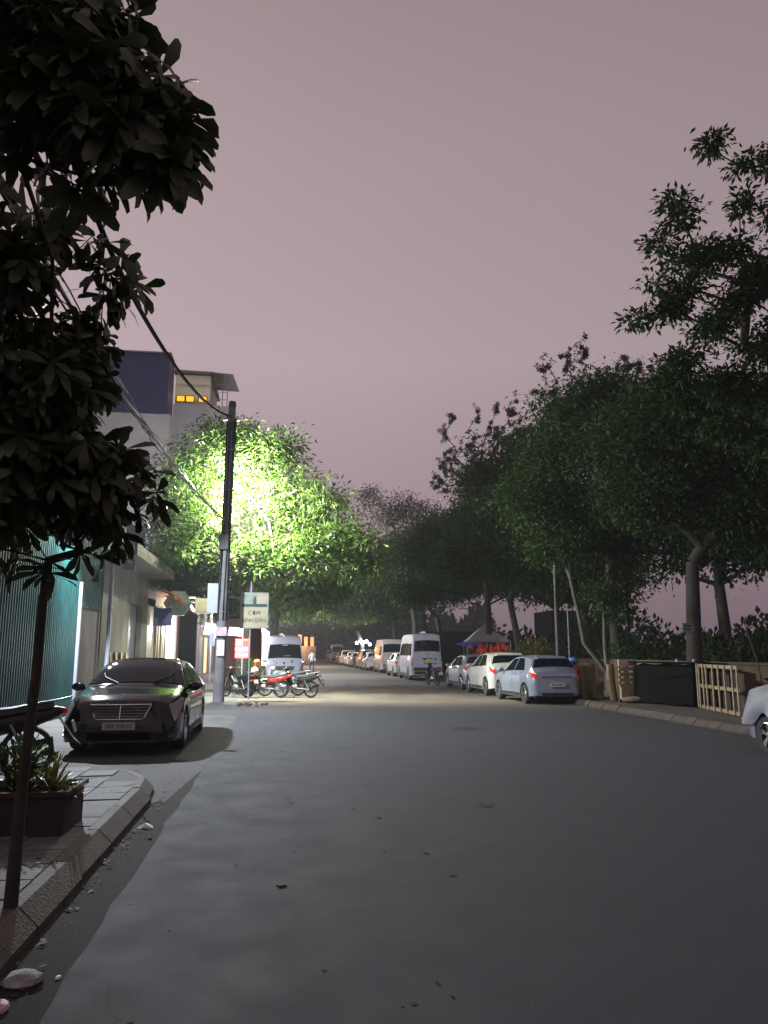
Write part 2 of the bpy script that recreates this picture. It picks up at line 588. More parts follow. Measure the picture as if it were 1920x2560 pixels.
# gravel and grit in the gutter, at the driveway and along the right kerb
def grit(name, n, fx, fy, z, s, m, label=None):
    b = MB()
    for _ in range(n):
        x, yy = fx(), fy()
        r_ = s * rnd.uniform(.4, 1.3)
        b.add([(x + r_ * rnd.uniform(.6, 1), yy, z), (x, yy + r_ * rnd.uniform(.6, 1), z), (x - r_ * rnd.uniform(.6, 1), yy, z), (x, yy - r_ * rnd.uniform(.6, 1), z), (x + r_ * .2, yy, z + r_ * .7)],
              [(0, 1, 4), (1, 2, 4), (2, 3, 4), (3, 0, 4)])
    o = b.build(name, m)
    return tag(o, label, None, None, 'stuff')


grit('gutter_grit', 900, lambda: rnd.gauss(-1.26, .07), lambda: rnd.uniform(2.5, 12), -.008, .006, M['stone'])
grit('kerbside_litter', 900, lambda: rnd.gauss(9.0, .22), lambda: rnd.uniform(12, 40), 0, .015, M['dirt'])
grit('road_grit', 1300, lambda: rnd.uniform(-.9, 9), lambda: rnd.uniform(3, 24), 0, .0045, M['stone'])
nr = np.random.default_rng(8)
k = 230
qx = np.concatenate([nr.uniform(-4.6, -1.6, 120), nr.normal(-1.27, .05, 70), nr.uniform(-1.0, 1.5, 40)])
qy = np.concatenate([nr.uniform(5.5, 11.2, 120), nr.uniform(3.5, 11, 70), nr.uniform(3.2, 14, 40)])
qz = np.where(qx < -1.55, .156, .004)
LITTER = (np.stack([qx, qy, qz], 1), np.stack([nr.normal(0, 1, k), nr.normal(0, 1, k), nr.normal(0, .08, k)], 1), np.array([0, 0, 1.]) + nr.normal(0, .12, (k, 3)), nr.uniform(.03, .085, k))
grit('paving_debris', 500, lambda: rnd.uniform(-4.8, -1.65), lambda: rnd.uniform(4, 11), .150, .009, M['dirt'])


# ------------------------------------------------------------------ trees
def rhomb(n_):
    return 0


def foliage(name, pos, dr, up, size, wr, m, parent=None, big=False):
    """many leaves as one mesh; each leaf a folded blade"""
    pos = np.asarray(pos, float); dr = np.asarray(dr, float); up = np.asarray(up, float); size = np.asarray(size, float)
    dr /= np.linalg.norm(dr, axis=1, keepdims=True) + 1e-9
    sd = np.cross(dr, up)
    sd /= np.linalg.norm(sd, axis=1, keepdims=True) + 1e-9
    nn = np.cross(sd, dr)
    if big:
        T = np.array([(0, 0, 0), (.30, .22, .03), (.30, -.22, .03), (.68, .5, .05), (.68, -.5, .05), (.93, .3, .0), (.93, -.3, .0), (1, 0, -.06)])
        F = [(0, 2, 1, 1), (1, 2, 4, 3), (3, 4, 6, 5), (5, 6, 7, 7)]
    else:
        T = np.array([(0, 0, 0), (.45, .5, .06), (.45, -.5, .06), (1, 0, -.05)])
        F = [(0, 2, 3, 1)]
    N = len(pos)
    k = len(T)
    v = (pos[:, None, :] + size[:, None, None] * (T[None, :, 0, None] * dr[:, None, :] + wr * T[None, :, 1, None] * sd[:, None, :] + T[None, :, 2, None] * nn[:, None, :]))
    if big:
        curl = np.random.default_rng(N).uniform(-.10, .38, N)
        v = v - (size * curl)[:, None, None] * (T[None, :, 0, None] ** 2) * nn[:, None, :]
    v = v.reshape(-1, 3)
    faces = []
    loops = []
    starts = []
    tot = 0
    base = np.arange(N) * k
    me = bpy.data.meshes.new(name)
    per = []
    for f in F:
        ff = list(dict.fromkeys(f))
        per.append(ff)
    cyc = [i for ff in per for i in ff]
    lens = [len(ff) for ff in per]
    L = (base[:, None] + np.array(cyc)[None, :]).reshape(-1)
    ls = np.tile(np.array(lens), N)
    st = np.concatenate([[0], np.cumsum(ls)[:-1]])
    me.vertices.add(len(v))
    me.vertices.foreach_set('co', v.astype(np.float32).reshape(-1))
    me.loops.add(len(L))
    me.loops.foreach_set('vertex_index', L.astype(np.int32))
    me.polygons.add(len(ls))
    me.polygons.foreach_set('loop_start', st.astype(np.int32))
    me.polygons.foreach_set('loop_total', ls.astype(np.int32))
    me.update()
    me.validate()
    me.materials.append(m)
    o = bpy.data.objects.new(name, me)
    COL.objects.link(o)
    if parent: o.parent = parent
    o['kind'] = 'stuff'
    return o


def skeleton(stem, tips, jitter=.08, bend=.15):
    """stem: list of points from the ground up; tips joined one after another to the nearest wood"""
    nodes = [np.array(p, float) for p in stem]
    par = [-1] + list(range(len(stem) - 1))
    fork = nodes[-1]
    start_ok = max(1, len(stem) - 3)
    tips = sorted(tips, key=lambda p: np.linalg.norm(np.array(p) - fork))
    tip_ids = []
    A = np.array(nodes)
    for t in tips:
        t = np.array(t, float)
        cand = A[start_ok:]
        dist = np.linalg.norm(cand - t, axis=1)
        # prefer wood lying inward and below
        pen = np.maximum(0, cand[:, 2] - t[2]) * .6 + .25 * np.linalg.norm(cand - fork, axis=1)
        i = int(np.argmin(dist + pen)) + start_ok
        a = A[i]
        L = np.linalg.norm(t - a)
        steps = max(1, int(L / .55))
        prev = i
        new = []
        side = nr.normal(0, bend * L, 3)
        for s in range(1, steps + 1):
            u = s / steps
            p = a + (t - a) * u + side * (u * (1 - u)) + (nr.normal(0, jitter * .5, 3) if s < steps else 0)
            p = p + np.array([0, 0, .10 * L * u * (1 - u) * 2])
            nodes.append(p)
            par.append(prev)
            prev = len(nodes) - 1
            new.append(p)
        A = np.vstack([A, np.array(new)])
        tip_ids.append(prev)
    return A, par, tip_ids


R_LABEL = 'street trees on the right side'
L_LABEL = 'trees arching over the far end of the street'


def tree(name, label, stem, r0, clumps, ntip, leaf, lm, bark, per=22, size=.13, wr=.42, spread=.38, seed=1, group=None,
         big=False, whorl=False, avoid=None, hug=.55, droop=.25, cat='tree', twig=.012, power=.42, extra_tips=()):
    """clumps: (x, y, z, rx, ry, rz, share)"""
    global nr
    nr = np.random.default_rng(seed)
    base = np.array(stem[0], float)
    root = thing(name, label, cat, tuple(base), 0, group)
    tips = [np.array(t) for t in extra_tips]
    if group == R_LABEL and not whorl and base[1] > 16:
        ntip, per, spread = int(ntip * 1.3), per * 1.9, spread * 1.1
    if group == L_LABEL:
        ntip, per = int(ntip * 1.2), per * 1.8
    wsum = sum(c[6] for c in clumps)
    for c in clumps:
        k = max(2, int(ntip * c[6] / wsum))
        d = nr.normal(0, 1, (k, 3))
        d /= np.linalg.norm(d, axis=1, keepdims=True)
        rad = nr.random(k) ** hug
        rad *= 1 + .12 * nr.normal(0, 1, k)
        q = np.array(c[:3]) + d * rad[:, None] * np.array(c[3:6])
        tips += list(q)
    if avoid is not None:
        av = np.array(avoid[:3])
        tips = [t for t in tips if np.linalg.norm(t - av) > avoid[3]
                and not (t[2] < av[2] and math.hypot(t[0] - av[0], t[1] - av[1]) < .4 + .6 * (av[2] - t[2]) and nr.random() < avoid[4])]
    A, par, tid = skeleton(stem, tips)
    n = len(A)
    cntd = np.zeros(n)
    for i in tid: cntd[i] += 1
    for i in range(n - 1, 0, -1):
        cntd[par[i]] += cntd[i]
    tot = max(1, cntd[len(stem) - 1])
    rad = np.maximum(twig, r0 * (np.maximum(cntd, .7) / tot) ** power)
    ns = len(stem)
    for i in range(ns):
        u = i / max(1, ns - 1)
        rad[i] = r0 * (1.25 - .32 * u) if i else r0 * 1.45
    b = MB()
    b.tube([A[i] - base for i in range(ns)], [rad[i] for i in range(ns)], 10)
    for i in range(ns, n):
        p = par[i]
        a, c = A[p] - base, A[i] - base
        sg = 7 if rad[i] > .05 else (5 if rad[i] > .02 else 3)
        b.tube([a, c], [min(rad[p], rad[i] * 1.35), rad[i]], sg, cap=False)
    b.build('trunk', bark, root, smooth=60)
    P, D, U, S = [], [], [], []
    for i in tid:
        ax = A[i] - A[par[i]]
        ax = ax / (np.linalg.norm(ax) + 1e-9)
        ax = ax + np.array([0, 0, .25])
        ax /= np.linalg.norm(ax)
        if whorl:
            o1 = np.cross(ax, [0.3, .2, 1.0]); o1 /= np.linalg.norm(o1)
            o2 = np.cross(ax, o1)
            for q in range(int(nr.integers(1, 4))):
                c = A[i] - ax * q * spread * .6
                k = int(nr.integers(5, 9))
                a0 = nr.random() * 6.28
                for j in range(k):
                    a = a0 + j * 6.283 / k + nr.normal(0, .2)
                    rdl = o1 * math.cos(a) + o2 * math.sin(a)
                    d = rdl + ax * nr.uniform(.0, .7) + np.array([0, 0, -droop * nr.uniform(.6, 1.8)])
                    P.append(c - base); D.append(d); U.append(ax + nr.normal(0, .25, 3)); S.append(size * nr.uniform(.65, 1.15))
        else:
            k = int(per * nr.uniform(.6, 1.4))
            off = nr.normal(0, 1, (k, 3)) * spread * np.array([1, 1, .6])
            rd = off / (np.linalg.norm(off, axis=1, keepdims=True) + 1e-6) + nr.normal(0, .5, (k, 3)) + np.array([0, 0, -droop])
            for j in range(k):
                P.append(A[i] + off[j] - base); D.append(rd[j]); U.append(np.array([0, 0, 1.0]) + nr.normal(0, .5, 3)); S.append(size * nr.uniform(.6, 1.3))
    return root, np.array(P), np.array(D), np.array(U), np.array(S), lm, wr, big


def finish(t, name='foliage'):
    root, P, D, U, S, lm, wr, big = t
    foliage(name, P, D, U, S, wr, lm, root, big)
    return root


foliage('fallen_leaves', *LITTER, .42, M['leafdry'])

# --- the young broad-leaved tree overhanging the camera, upper left
near = tree('young_broadleaf_tree', 'slim street tree with large drooping glossy leaves overhanging the upper left', 
            [(-1.50, 5.0, .12), (-1.49, 5.0, .8), (-1.46, 5.0, 1.45), (-1.46, 5.02, 1.95)], .028,
            [(-1.30, 3.05, 4.15, .42, .5, .42, 70), (-.80, 3.0, 3.95, .34, .4, .36, 50), (-1.75, 3.3, 4.5, .5, .6, .6, 40), (-.85, 3.05, 4.35, .25, .3, .22, 18),
             (-.60, 3.0, 3.72, .16, .2, .18, 12),
             (-1.75, 4.5, 3.85, .42, .5, .45, 60), (-1.62, 4.8, 3.25, .50, .5, .50, 90), (-1.42, 5.0, 2.85, .42, .5, .34, 70),
             (-1.85, 5.0, 2.6, .5, .5, .35, 60), (-1.25, 5.2, 2.62, .28, .35, .20, 25), (-1.25, 4.8, 3.5, .2, .3, .3, 20)],
            500, None, M['leafnear'], M['bark'], size=.205, wr=.32, spread=.07, seed=5, big=True, whorl=True, twig=.004, droop=.65, power=.5, hug=.5,
            extra_tips=[(-0.58, 3, 4.1), (-0.55, 2.9, 3.94), (-0.42, 2.9, 3.75), (-0.47, 3, 3.89), (-0.46, 2.85, 3.65), (-0.47, 2.85, 3.53), (-0.52, 2.9, 3.52), (-0.66, 3, 3.58), (-0.75, 3.0, 3.55), (-0.86, 3, 3.47), (-0.72, 3.1, 4.35), (-0.73, 3.0, 4.33), (-1.02, 3.1, 3.61), (-1.17, 3.2, 3.9), (-0.59, 2.9, 3.66), (-0.67, 2.8, 3.65), (-0.9, 2.8, 3.8), (-1.02, 2.8, 3.93), (-0.81, 2.8, 3.95), (-1.19, 4.5, 4.09), (-1.13, 4.6, 4.1), (-1.04, 4.6, 4.02), (-0.98, 4.7, 3.92), (-1.08, 4.7, 3.96), (-1.16, 4.6, 3.96), (-1.07, 4.8, 3.85), (-0.97, 4.9, 3.96), (-1.15, 4.8, 3.85), (-1.26, 4.5, 4.0), (-1.35, 4.4, 4.1), (-1.4, 4.3, 4.19), (-1.51, 4.2, 4.29), (-1.01, 5.2, 2.87), (-0.94, 5.4, 2.83), (-0.89, 5.5, 2.71), (-0.98, 5.4, 2.55), (-1.08, 5.3, 2.39), (-1.31, 5.2, 2.24), (-1.47, 5.1, 2.17), (-1.64, 5.0, 2.21), (-1.18, 5.2, 2.22)])
root, P, D, U, S, lm, wr, big = near
base = np.array(root.location)
# leaves that show largest are picked out one by one
T = [(0, 0, 0), (.3, .22, .03), (.3, -.22, .03), (.68, .5, .05), (.68, -.5, .05), (.93, .3, 0), (.93, -.3, 0), (1, 0, -.06), (.3, 0, 0), (.68, 0, 0), (.93, 0, -.03)]
lb = MB().add([(a, b * wr, c) for a, b, c in T], [(0, 8, 1), (0, 2, 8), (1, 8, 9, 3), (8, 2, 4, 9), (3, 9, 10, 5), (9, 4, 6, 10), (5, 10, 7), (10, 6, 7)])
lme = lb.build('leaf', lm, root)
lme.data.shade_smooth()
leaf_kinds = [lme.data]
for cu_ in (.16, .34, -.10):
    l2 = lme.data.copy()
    for v_ in l2.vertices:
        v_.co.z -= cu_ * v_.co.x ** 2
        v_.co.y *= 1.0 + .25 * cu_
    leaf_kinds.append(l2)
W = P + base
dcam = np.linalg.norm(W - np.array([0, 0, 1.6]), axis=1)
order = np.argsort(dcam - .9 * S / S.max())
first = True
pick = order[:300]
for i in pick:
    d = Vector(D[i]).normalized()
    sdv = d.cross(Vector(U[i])).normalized()
    nn = sdv.cross(d)
    mt = Matrix((d, sdv, nn)).transposed().to_4x4()
    mt = Matrix.Translation(P[i]) @ mt @ Matrix.Scale(S[i], 4)
    if first:
        o = lme
        first = False
    else:
        o = bpy.data.objects.new('leaf', leaf_kinds[int(i) % 4])
        COL.objects.link(o)
        o.parent = root
    o.matrix_basis = mt
rest = order[300:]
foliage('foliage', P[rest], D[rest], U[rest], S[rest], wr, lm, root, True)

# --- the floodlit tree behind the utility pole
finish(tree('floodlit_street_tree', 'bright green feathery tree floodlit from inside, behind the utility pole', 
            [(-1.35, 31.2, 0), (-1.45, 31.2, 1.3), (-1.35, 31.1, 2.6), (-1.25, 31.0, 3.6)], .23,
            [(-1.6, 30, 8.6, 2.6, 2.4, 1.7, 26), (-3.4, 29.5, 6.9, 1.6, 2.0, 1.5, 14), (.7, 30.5, 7.2, 2.0, 2.2, 1.5, 18), (2.4, 30.3, 5.9, 1.5, 1.9, 1.0, 10),
             (-4.1, 29.5, 5.5, .9, 1.4, .7, 5), (-3.8, 28.8, 8.3, .9, 1.2, .7, 4), (.3, 30.5, 5.3, 2.4, 2.0, .9, 14), (3.0, 30.0, 4.9, 1.1, 1.4, .5, 5), (-2.2, 29.8, 10.0, 1.2, 1.1, .5, 5), (-.6, 30.3, 9.6, 1.3, 1.2, .5, 4),
             (-1.3, 31, 5.6, 1.8, 1.6, .9, 8)],
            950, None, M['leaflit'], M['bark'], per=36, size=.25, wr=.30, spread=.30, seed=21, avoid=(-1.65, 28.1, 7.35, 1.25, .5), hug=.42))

# --- right-hand row of trees
R_LABEL = 'street trees on the right side'
finish(tree('roadside_tree', 'tall tree with open layered leafy boughs at the upper right edge of the view',
            [(13.0, 15.5, .1), (12.9, 15.5, 3.5), (12.4, 15.4, 7.0)], .15,
            [(9.77, 15, 13.3, 0.22, 0.33, 0.2, 4), (10.66, 15, 12.9, 0.3, 0.44999999999999996, 0.15, 4), (11.63, 15, 13.11, 0.35, 0.5249999999999999, 0.25, 7), (10.33, 15, 11.8, 0.25, 0.375, 0.22, 4), (11.49, 15, 11.78, 0.4, 0.6000000000000001, 0.25, 7), (8.93, 15, 11.34, 0.2, 0.30000000000000004, 0.2, 4), (8.73, 15, 11.67, 0.15, 0.22499999999999998, 0.15, 3), (10.0, 15, 10.62, 0.35, 0.5249999999999999, 0.2, 6), (8.21, 15, 10.6, 0.15, 0.22499999999999998, 0.15, 3), (9.19, 15, 10.33, 0.5, 0.75, 0.22, 11), (10.63, 15, 10.09, 0.7, 1.0499999999999998, 0.3, 14), (8.15, 15, 9.7, 0.12, 0.18, 0.1, 2), (8.8, 15, 9.52, 0.35, 0.5249999999999999, 0.16, 7), (10.12, 15, 9.38, 0.6, 0.8999999999999999, 0.25, 12), (7.61, 15, 8.79, 0.15, 0.22499999999999998, 0.08, 3), (8.43, 15, 9.06, 0.3, 0.44999999999999996, 0.15, 6), (9.39, 15, 8.68, 0.4, 0.6000000000000001, 0.25, 9), (10.7, 15, 8.42, 0.7, 1.0499999999999998, 0.4, 14), (8.57, 15, 7.87, 0.35, 0.5249999999999999, 0.22, 7), (8.2, 15, 7.32, 0.3, 0.44999999999999996, 0.2, 6), (9.72, 15, 7.4, 0.5, 0.75, 0.4, 12), (10.69, 15, 7.12, 0.6, 0.8999999999999999, 0.5, 12), (8.6, 15, 6.92, 0.2, 0.30000000000000004, 0.12, 3), (9.31, 15, 6.43, 0.3, 0.44999999999999996, 0.3, 6), (10.14, 15, 6.04, 0.6, 0.8999999999999999, 0.4, 8)],
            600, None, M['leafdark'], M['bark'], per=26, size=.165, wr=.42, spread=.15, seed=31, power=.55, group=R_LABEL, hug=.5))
finish(tree('roadside_tree', 'broad dark tree with a thick forked trunk bearing a small pale notice',
            [(12.25, 22, .1), (12.32, 22, 1.5), (12.40, 22, 3.2), (12.46, 22, 4.3)], .20,
            [(12.3, 22, 9.3, 1.9, 1.6, .9, 22), (14.3, 22, 9.2, 1.7, 1.6, 1.0, 18), (11.2, 22, 8.0, 1.9, 2, 1.3, 24), (13.2, 22, 7.6, 1.9, 2, 1.5, 24), (15.2, 21.5, 7.8, 2.0, 2, 1.5, 22), (11.0, 22, 6.2, 1.4, 1.6, .7, 12), (14.3, 21.5, 5.9, 1.9, 1.8, .6, 13), (15.6, 21, 4.6, 1.2, 1.5, .35, 5),
             (13.5, 22, 5.6, 1.5, 1.5, .5, 8)],
            800, None, M['leafdark'], M['bark'], per=36, size=.17, wr=.45, spread=.33, seed=32, group=R_LABEL))
finish(tree('roadside_tree', 'dense dark tree on thin leaning pale trunk behind the stacked cushions',
            [(11.95, 27, .1), (11.7, 27, .9), (10.9, 27, 1.9), (10.75, 27, 2.9), (10.5, 27, 4.2)], .075,
            [(10.9, 27, 10.6, 1.5, 1.5, .9, 14), (12.6, 27, 11.2, 1.7, 1.5, 1.0, 16), (13.9, 27, 10.2, 1.4, 1.4, 1.2, 12), (10.2, 27, 9.0, 1.5, 1.6, 1.1, 16), (11.8, 27, 9.6, 1.6, 1.6, 1.2, 18), (9.3, 27, 7.2, 1.5, 1.5, 1.1, 16), (11.0, 27, 7.2, 1.6, 1.6, 1.3, 18), (10.2, 27, 5.5, 1.3, 1.5, .7, 10), (12.7, 27, 7.5, 1.1, 1.4, 1.5, 12)],
            720, None, M['leafdark'], M['barkpale'], per=34, size=.17, wr=.45, spread=.34, seed=33, group=R_LABEL))
finish(tree('roadside_tree', 'thin upright pale trunk with leafy fork left of the open sky gap',
            [(12.0, 27.6, .1), (11.95, 27.6, 2.0), (12.0, 27.6, 3.6), (12.3, 27.6, 4.6)], .07,
            [(12.0, 27.6, 6.0, 1.2, 1.2, .8, 8), (12.9, 27.6, 5.4, .9, 1, .6, 6), (11.9, 27.6, 3.7, .6, .8, .6, 5), (12.5, 27.6, 3.2, .6, .8, .5, 4)],
            120, None, M['leafdark'], M['barkpale'], per=24, size=.15, wr=.45, spread=.26, seed=36, group=R_LABEL))
finish(tree('roadside_tree', 'sparse tall tree with upright twigs of clustered leaves rising above the dark crowns',
            [(13.5, 30, .1), (13.4, 30, 4), (13.3, 30, 8.0), (13.2, 30, 10.2)], .16,
            [(10.89, 30, 13.51, 0.57, 0.57, 0.75, 5), (11.2, 30, 12.45, 0.95, 0.95, 0.75, 8), (11.97, 30, 13.92, 0.47, 0.47, 1.05, 6), (12.71, 30, 14.33, 0.47, 0.47, 0.75, 6), (13.0, 30, 12.89, 0.95, 0.95, 0.9, 10), (12.07, 30, 12.14, 0.95, 0.95, 0.75, 8), (13.72, 30, 12.93, 0.76, 0.76, 0.75, 7), (14.49, 30, 13.69, 0.57, 0.57, 0.75, 6), (15.22, 30, 13.73, 0.47, 0.47, 0.75, 5), (14.97, 30, 12.62, 0.95, 0.95, 0.75, 8), (15.92, 30, 13.21, 0.47, 0.47, 0.75, 4), (16.21, 30, 12.14, 0.57, 0.57, 0.6, 5), (11.48, 30, 10.7, 1.52, 1.52, 0.75, 10), (14.16, 30, 11.16, 2.28, 2.28, 0.75, 12)],
            400, None, M['leafdry'], M['bark'], size=.17, wr=.40, spread=.16, seed=34, whorl=True, group=R_LABEL, hug=.8, twig=.008, power=.62))
finish(tree('roadside_tree', 'wide green tree arching over the parked pale hatchbacks',
            [(12.0, 38, .1), (11.9, 38, 2), (11.5, 38, 4.2)], .16,
            [(10.4, 38, 10.3, 1.7, 1.8, 1.1, 16), (12.6, 38, 11.8, 1.8, 1.8, 1.3, 16), (9.8, 37, 7.9, 1.9, 2.2, 1.3, 22), (11.6, 38, 9.3, 2.0, 2.2, 1.5, 24), (8.7, 37, 5.9, 1.5, 2.0, .9, 12), (11.0, 37, 5.9, 2.0, 2.2, .9, 18), (13.0, 37, 6.5, 1.6, 2, 1.8, 16), (12.5, 35, 8.5, 1.5, 1.8, 1.2, 12)],
            760, None, M['leafdark'], M['bark'], per=36, size=.20, wr=.45, spread=.38, seed=35, group=R_LABEL))
finish(tree('roadside_tree', 'sparse tree with bobbled leaf clusters on long twigs behind the wide green tree',
            [(12.0, 44, .1), (12.0, 44, 4), (11.8, 44, 8), (11.6, 44, 11.2)], .16,
            [(9.53, 44, 14.67, 0.38, 0.38, 0.6, 3), (10.04, 44, 15.7, 0.28, 0.28, 0.45, 3), (9.87, 44, 12.94, 1.14, 1.14, 1.35, 9), (9.24, 44, 11.69, 0.76, 0.76, 0.9, 6), (11.54, 44, 15.76, 0.28, 0.28, 0.75, 3), (11.25, 44, 13.98, 1.14, 1.14, 1.05, 10), (12.81, 44, 16.32, 0.23, 0.23, 0.45, 3), (12.76, 44, 14.54, 0.95, 0.95, 0.9, 9), (13.81, 44, 16.11, 0.47, 0.47, 1.35, 6), (14.53, 44, 14.86, 0.76, 0.76, 0.75, 7), (11.71, 44, 12.26, 1.71, 1.71, 1.2, 12), (13.97, 44, 13.08, 1.33, 1.33, 0.9, 8), (15.54, 44, 14.65, 0.57, 0.57, 0.6, 4)],
            430, None, M['leafdry'], M['bark'], size=.21, wr=.42, spread=.2, seed=37, whorl=True, group=R_LABEL, hug=.8, twig=.011, power=.62))
finish(tree('roadside_tree', 'green tree standing over the tall white minibus',
            [(10.6, 50, .1), (10.5, 50, 2), (10.2, 50, 3.8)], .15,
            [(8.6, 49, 8.0, 1.9, 2.2, 1.6, 16), (10.6, 50, 9.4, 2.0, 2.2, 1.6, 18), (8.4, 49, 5.4, 1.8, 2, .8, 10), (11.5, 50, 6.4, 1.9, 2, 1.2, 14), (12.6, 50, 9.5, 1.6, 2, 2.0, 12)],
            420, None, M['leafdark'], M['barkpale'], per=32, size=.24, wr=.45, spread=.42, seed=38, group=R_LABEL))
finish(tree('roadside_tree', 'half bare tree with spreading thin twigs against the sky near the street end',
            [(10.6, 60, .1), (10.4, 60, 4), (9.9, 60, 7)], .17,
            [(8.4, 60, 12.4, 1.5, 1.5, 1.3, 10), (9.8, 60, 13.0, 1.4, 1.5, 1.2, 10), (6.8, 60, 13.8, 1.0, 1.2, .8, 5), (9.8, 60, 10.2, 2.0, 2, 1.4, 14), (11.4, 60, 12.2, 1.3, 1.5, 1.8, 10)],
            300, None, M['leafdry'], M['barkpale'], per=9, size=.24, wr=.4, spread=.36, seed=39, group=R_LABEL, hug=.4, twig=.022))
finish(tree('roadside_tree', 'darker rounded tree at the far bend above the row of vans',
            [(9.8, 66, .1), (9.8, 66, 2.5), (9.6, 66, 4.6)], .18,
            [(9.4, 66, 9.0, 2.4, 2.4, 2.4, 20), (7.6, 66, 6.6, 1.8, 2, 1.2, 14), (11.2, 66, 7.2, 2.2, 2.4, 2.2, 18), (9.3, 65, 5.6, 2.2, 2, .9, 10)],
            380, None, M['leafdark'], M['bark'], per=30, size=.30, wr=.5, spread=.55, seed=40, group=R_LABEL))
# trees arching over the far end of the street
L_LABEL = 'trees arching over the far end of the street'
for k, (x, yy, lab, sd) in enumerate([
        (-.6, 46, 'leafy tree directly behind the white minibus on the left', 51),
        (-1.2, 64, 'dim tree on the left beyond the minibus, leaning over the road', 52),
        (8.8, 84, 'dusky tree on the right above the distant parked cars', 53),
        (-1.5, 92, 'distant tree on the left above the orange shop glow', 54),
        (10.4, 112, 'farthest dark tree closing the right side of the street', 55),
        (-2.0, 128, 'farthest tree on the left at the end of the street', 56)]):
    s = 1.0 + k * .08
    cx = x + (1.4 if x < 5 else -1.6)
    finish(tree('avenue_tree', lab, [(x, yy, 0), (x + .1, yy, 2.2), (x + (.4 if x < 5 else -.5), yy, 3.8)], .2,
                [(cx, yy, 7.0 * s, 2.4 * s, 2.5, 1.6 * s, 20), (cx + 1.9, yy, 5.6 * s, 1.9 * s, 2.2, 1.1 * s, 14), (cx - 1.9, yy, 5.8 * s, 2.0 * s, 2.2, 1.2 * s, 14), (cx + .3, yy - 1, 4.7 * s, 2.6, 2, .7, 10)],
                300, None, M['leaflit'], M['barkpale'], per=26, size=.27 + .03 * k, wr=.5, spread=.5, seed=sd, group=L_LABEL, avoid=(.3, 54 if yy < 75 else 86, 7.2, 1.4, .95)))

for k, (x, yy, h, rr_, lab, sd) in enumerate([
        (14.6, 36, 8.6, 2.6, 'dark tree filling the gap behind the lamp post', 61),
        (16.5, 45, 10.0, 3.2, 'dark tree behind the red market stall', 62),
        (15.5, 57, 12.0, 3.8, 'dark tree well behind the grey stall canopy', 63),
        (16.0, 26.5, 9.6, 2.6, 'dark tree behind the forked trunk at the right', 64),
        (19.0, 25.0, 9.6, 3.0, 'dark tree at the right edge behind the forked trunk', 65),
        (14.0, 75, 12.5, 4.2, 'dark tree behind the far part of the parked row', 66)]):
    finish(tree('yard_tree', lab, [(x, yy, 0), (x + .1, yy, h * .25), (x, yy, h * .42)], .2,
                [(x, yy, h * .80, rr_, rr_, h * .18, 20), (x - rr_ * .5, yy, h * .62, rr_ * .8, rr_, h * .14, 14), (x + rr_ * .5, yy, h * .62, rr_ * .8, rr_, h * .14, 14)],
                420, None, M['leafdark'], M['bark'], per=60, size=.22 + .03 * (yy > 40), wr=.5, spread=.5, seed=sd, group='dark trees in the yard behind the roadside row'))
finish(tree('yard_tree', 'dark tree behind the rust-red awning on the left', [(-7.0, 46.0, 0), (-7, 46.0, 2.5), (-6.8, 46, 4)], .2,
            [(-6.2, 45.6, 6.0, 2.4, 1.2, 1.6, 20), (-4.6, 45.8, 6.6, 1.4, 1.0, 1.4, 10), (-3.2, 47.0, 4.6, 1.6, .8, 1.2, 10)],
            300, None, M['leafdark'], M['bark'], per=60, size=.22, wr=.5, spread=.45, seed=71))
# wood closing the street end
nr = np.random.default_rng(95)
P, D, U, S = [], [], [], []
for i in range(26):
    hx, hy, hh = -40 + i * 3.6 + nr.uniform(-1, 1), nr.uniform(165, 190), nr.uniform(8, 13)
    k = 1500
    u = nr.normal(0, 1, (k, 3)); u /= np.linalg.norm(u, axis=1, keepdims=True)
    q = np.array([hx, hy, 0]) + u * nr.random((k, 1)) ** .5 * np.array([4.0, 4.0, hh])
    q[:, 2] = np.abs(q[:, 2]) + .1
    P += list(q); D += list(u + nr.normal(0, .5, (k, 3))); U += list(np.array([0, 0, 1.]) + nr.normal(0, .5, (k, 3))); S += list(nr.uniform(1.1, 2.1, k))
foliage('distant_wood', P, D, U, S, .6, M['leafdark'])

# distant dark belt of shrubs and trees beyond the right-hand yard
nr = np.random.default_rng(90)
P, D, U, S = [], [], [], []
hump = [(17 + 1.5 * i + nr.uniform(-1, 1), nr.uniform(46, 66), nr.uniform(2.2, 4.8)) for i in range(48)]
for hx, hy, hh in hump:
    k = int(900)
    u = nr.normal(0, 1, (k, 3)); u /= np.linalg.norm(u, axis=1, keepdims=True)
    rr = nr.random((k, 1)) ** .5
    q = np.array([hx, hy, 0]) + u * rr * np.array([2.6, 2.6, hh]) * np.array([1, 1, 1])
    q[:, 2] = np.abs(q[:, 2]) + .1
    P += list(q); D += list(u + nr.normal(0, .5, (k, 3))); U += list(np.array([0, 0, 1.]) + nr.normal(0, .5, (k, 3))); S += list(nr.uniform(.35, .7, k))
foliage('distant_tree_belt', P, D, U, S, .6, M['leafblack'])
# hedge-like shrubs behind the yard wall on the right
P, D, U, S = [], [], [], []
for i in range(26):
    hx, hy, hh = nr.uniform(13.8, 17), 12 + i * 1.3, nr.uniform(2.0, 2.8)
    k = 800
    u = nr.normal(0, 1, (k, 3)); u /= np.linalg.norm(u, axis=1, keepdims=True)
    q = np.array([hx, hy, 0]) + u * nr.random((k, 1)) ** .4 * np.array([1.3, 1.3, hh])
    q[:, 2] = np.abs(q[:, 2]) + .1
    P += list(q); D += list(u); U += list(np.array([0, 0, 1.]) + nr.normal(0, .5, (k, 3))); S += list(nr.uniform(.16, .32, k))
foliage('shrubbery', P, D, U, S, .5, M['leafblack'])


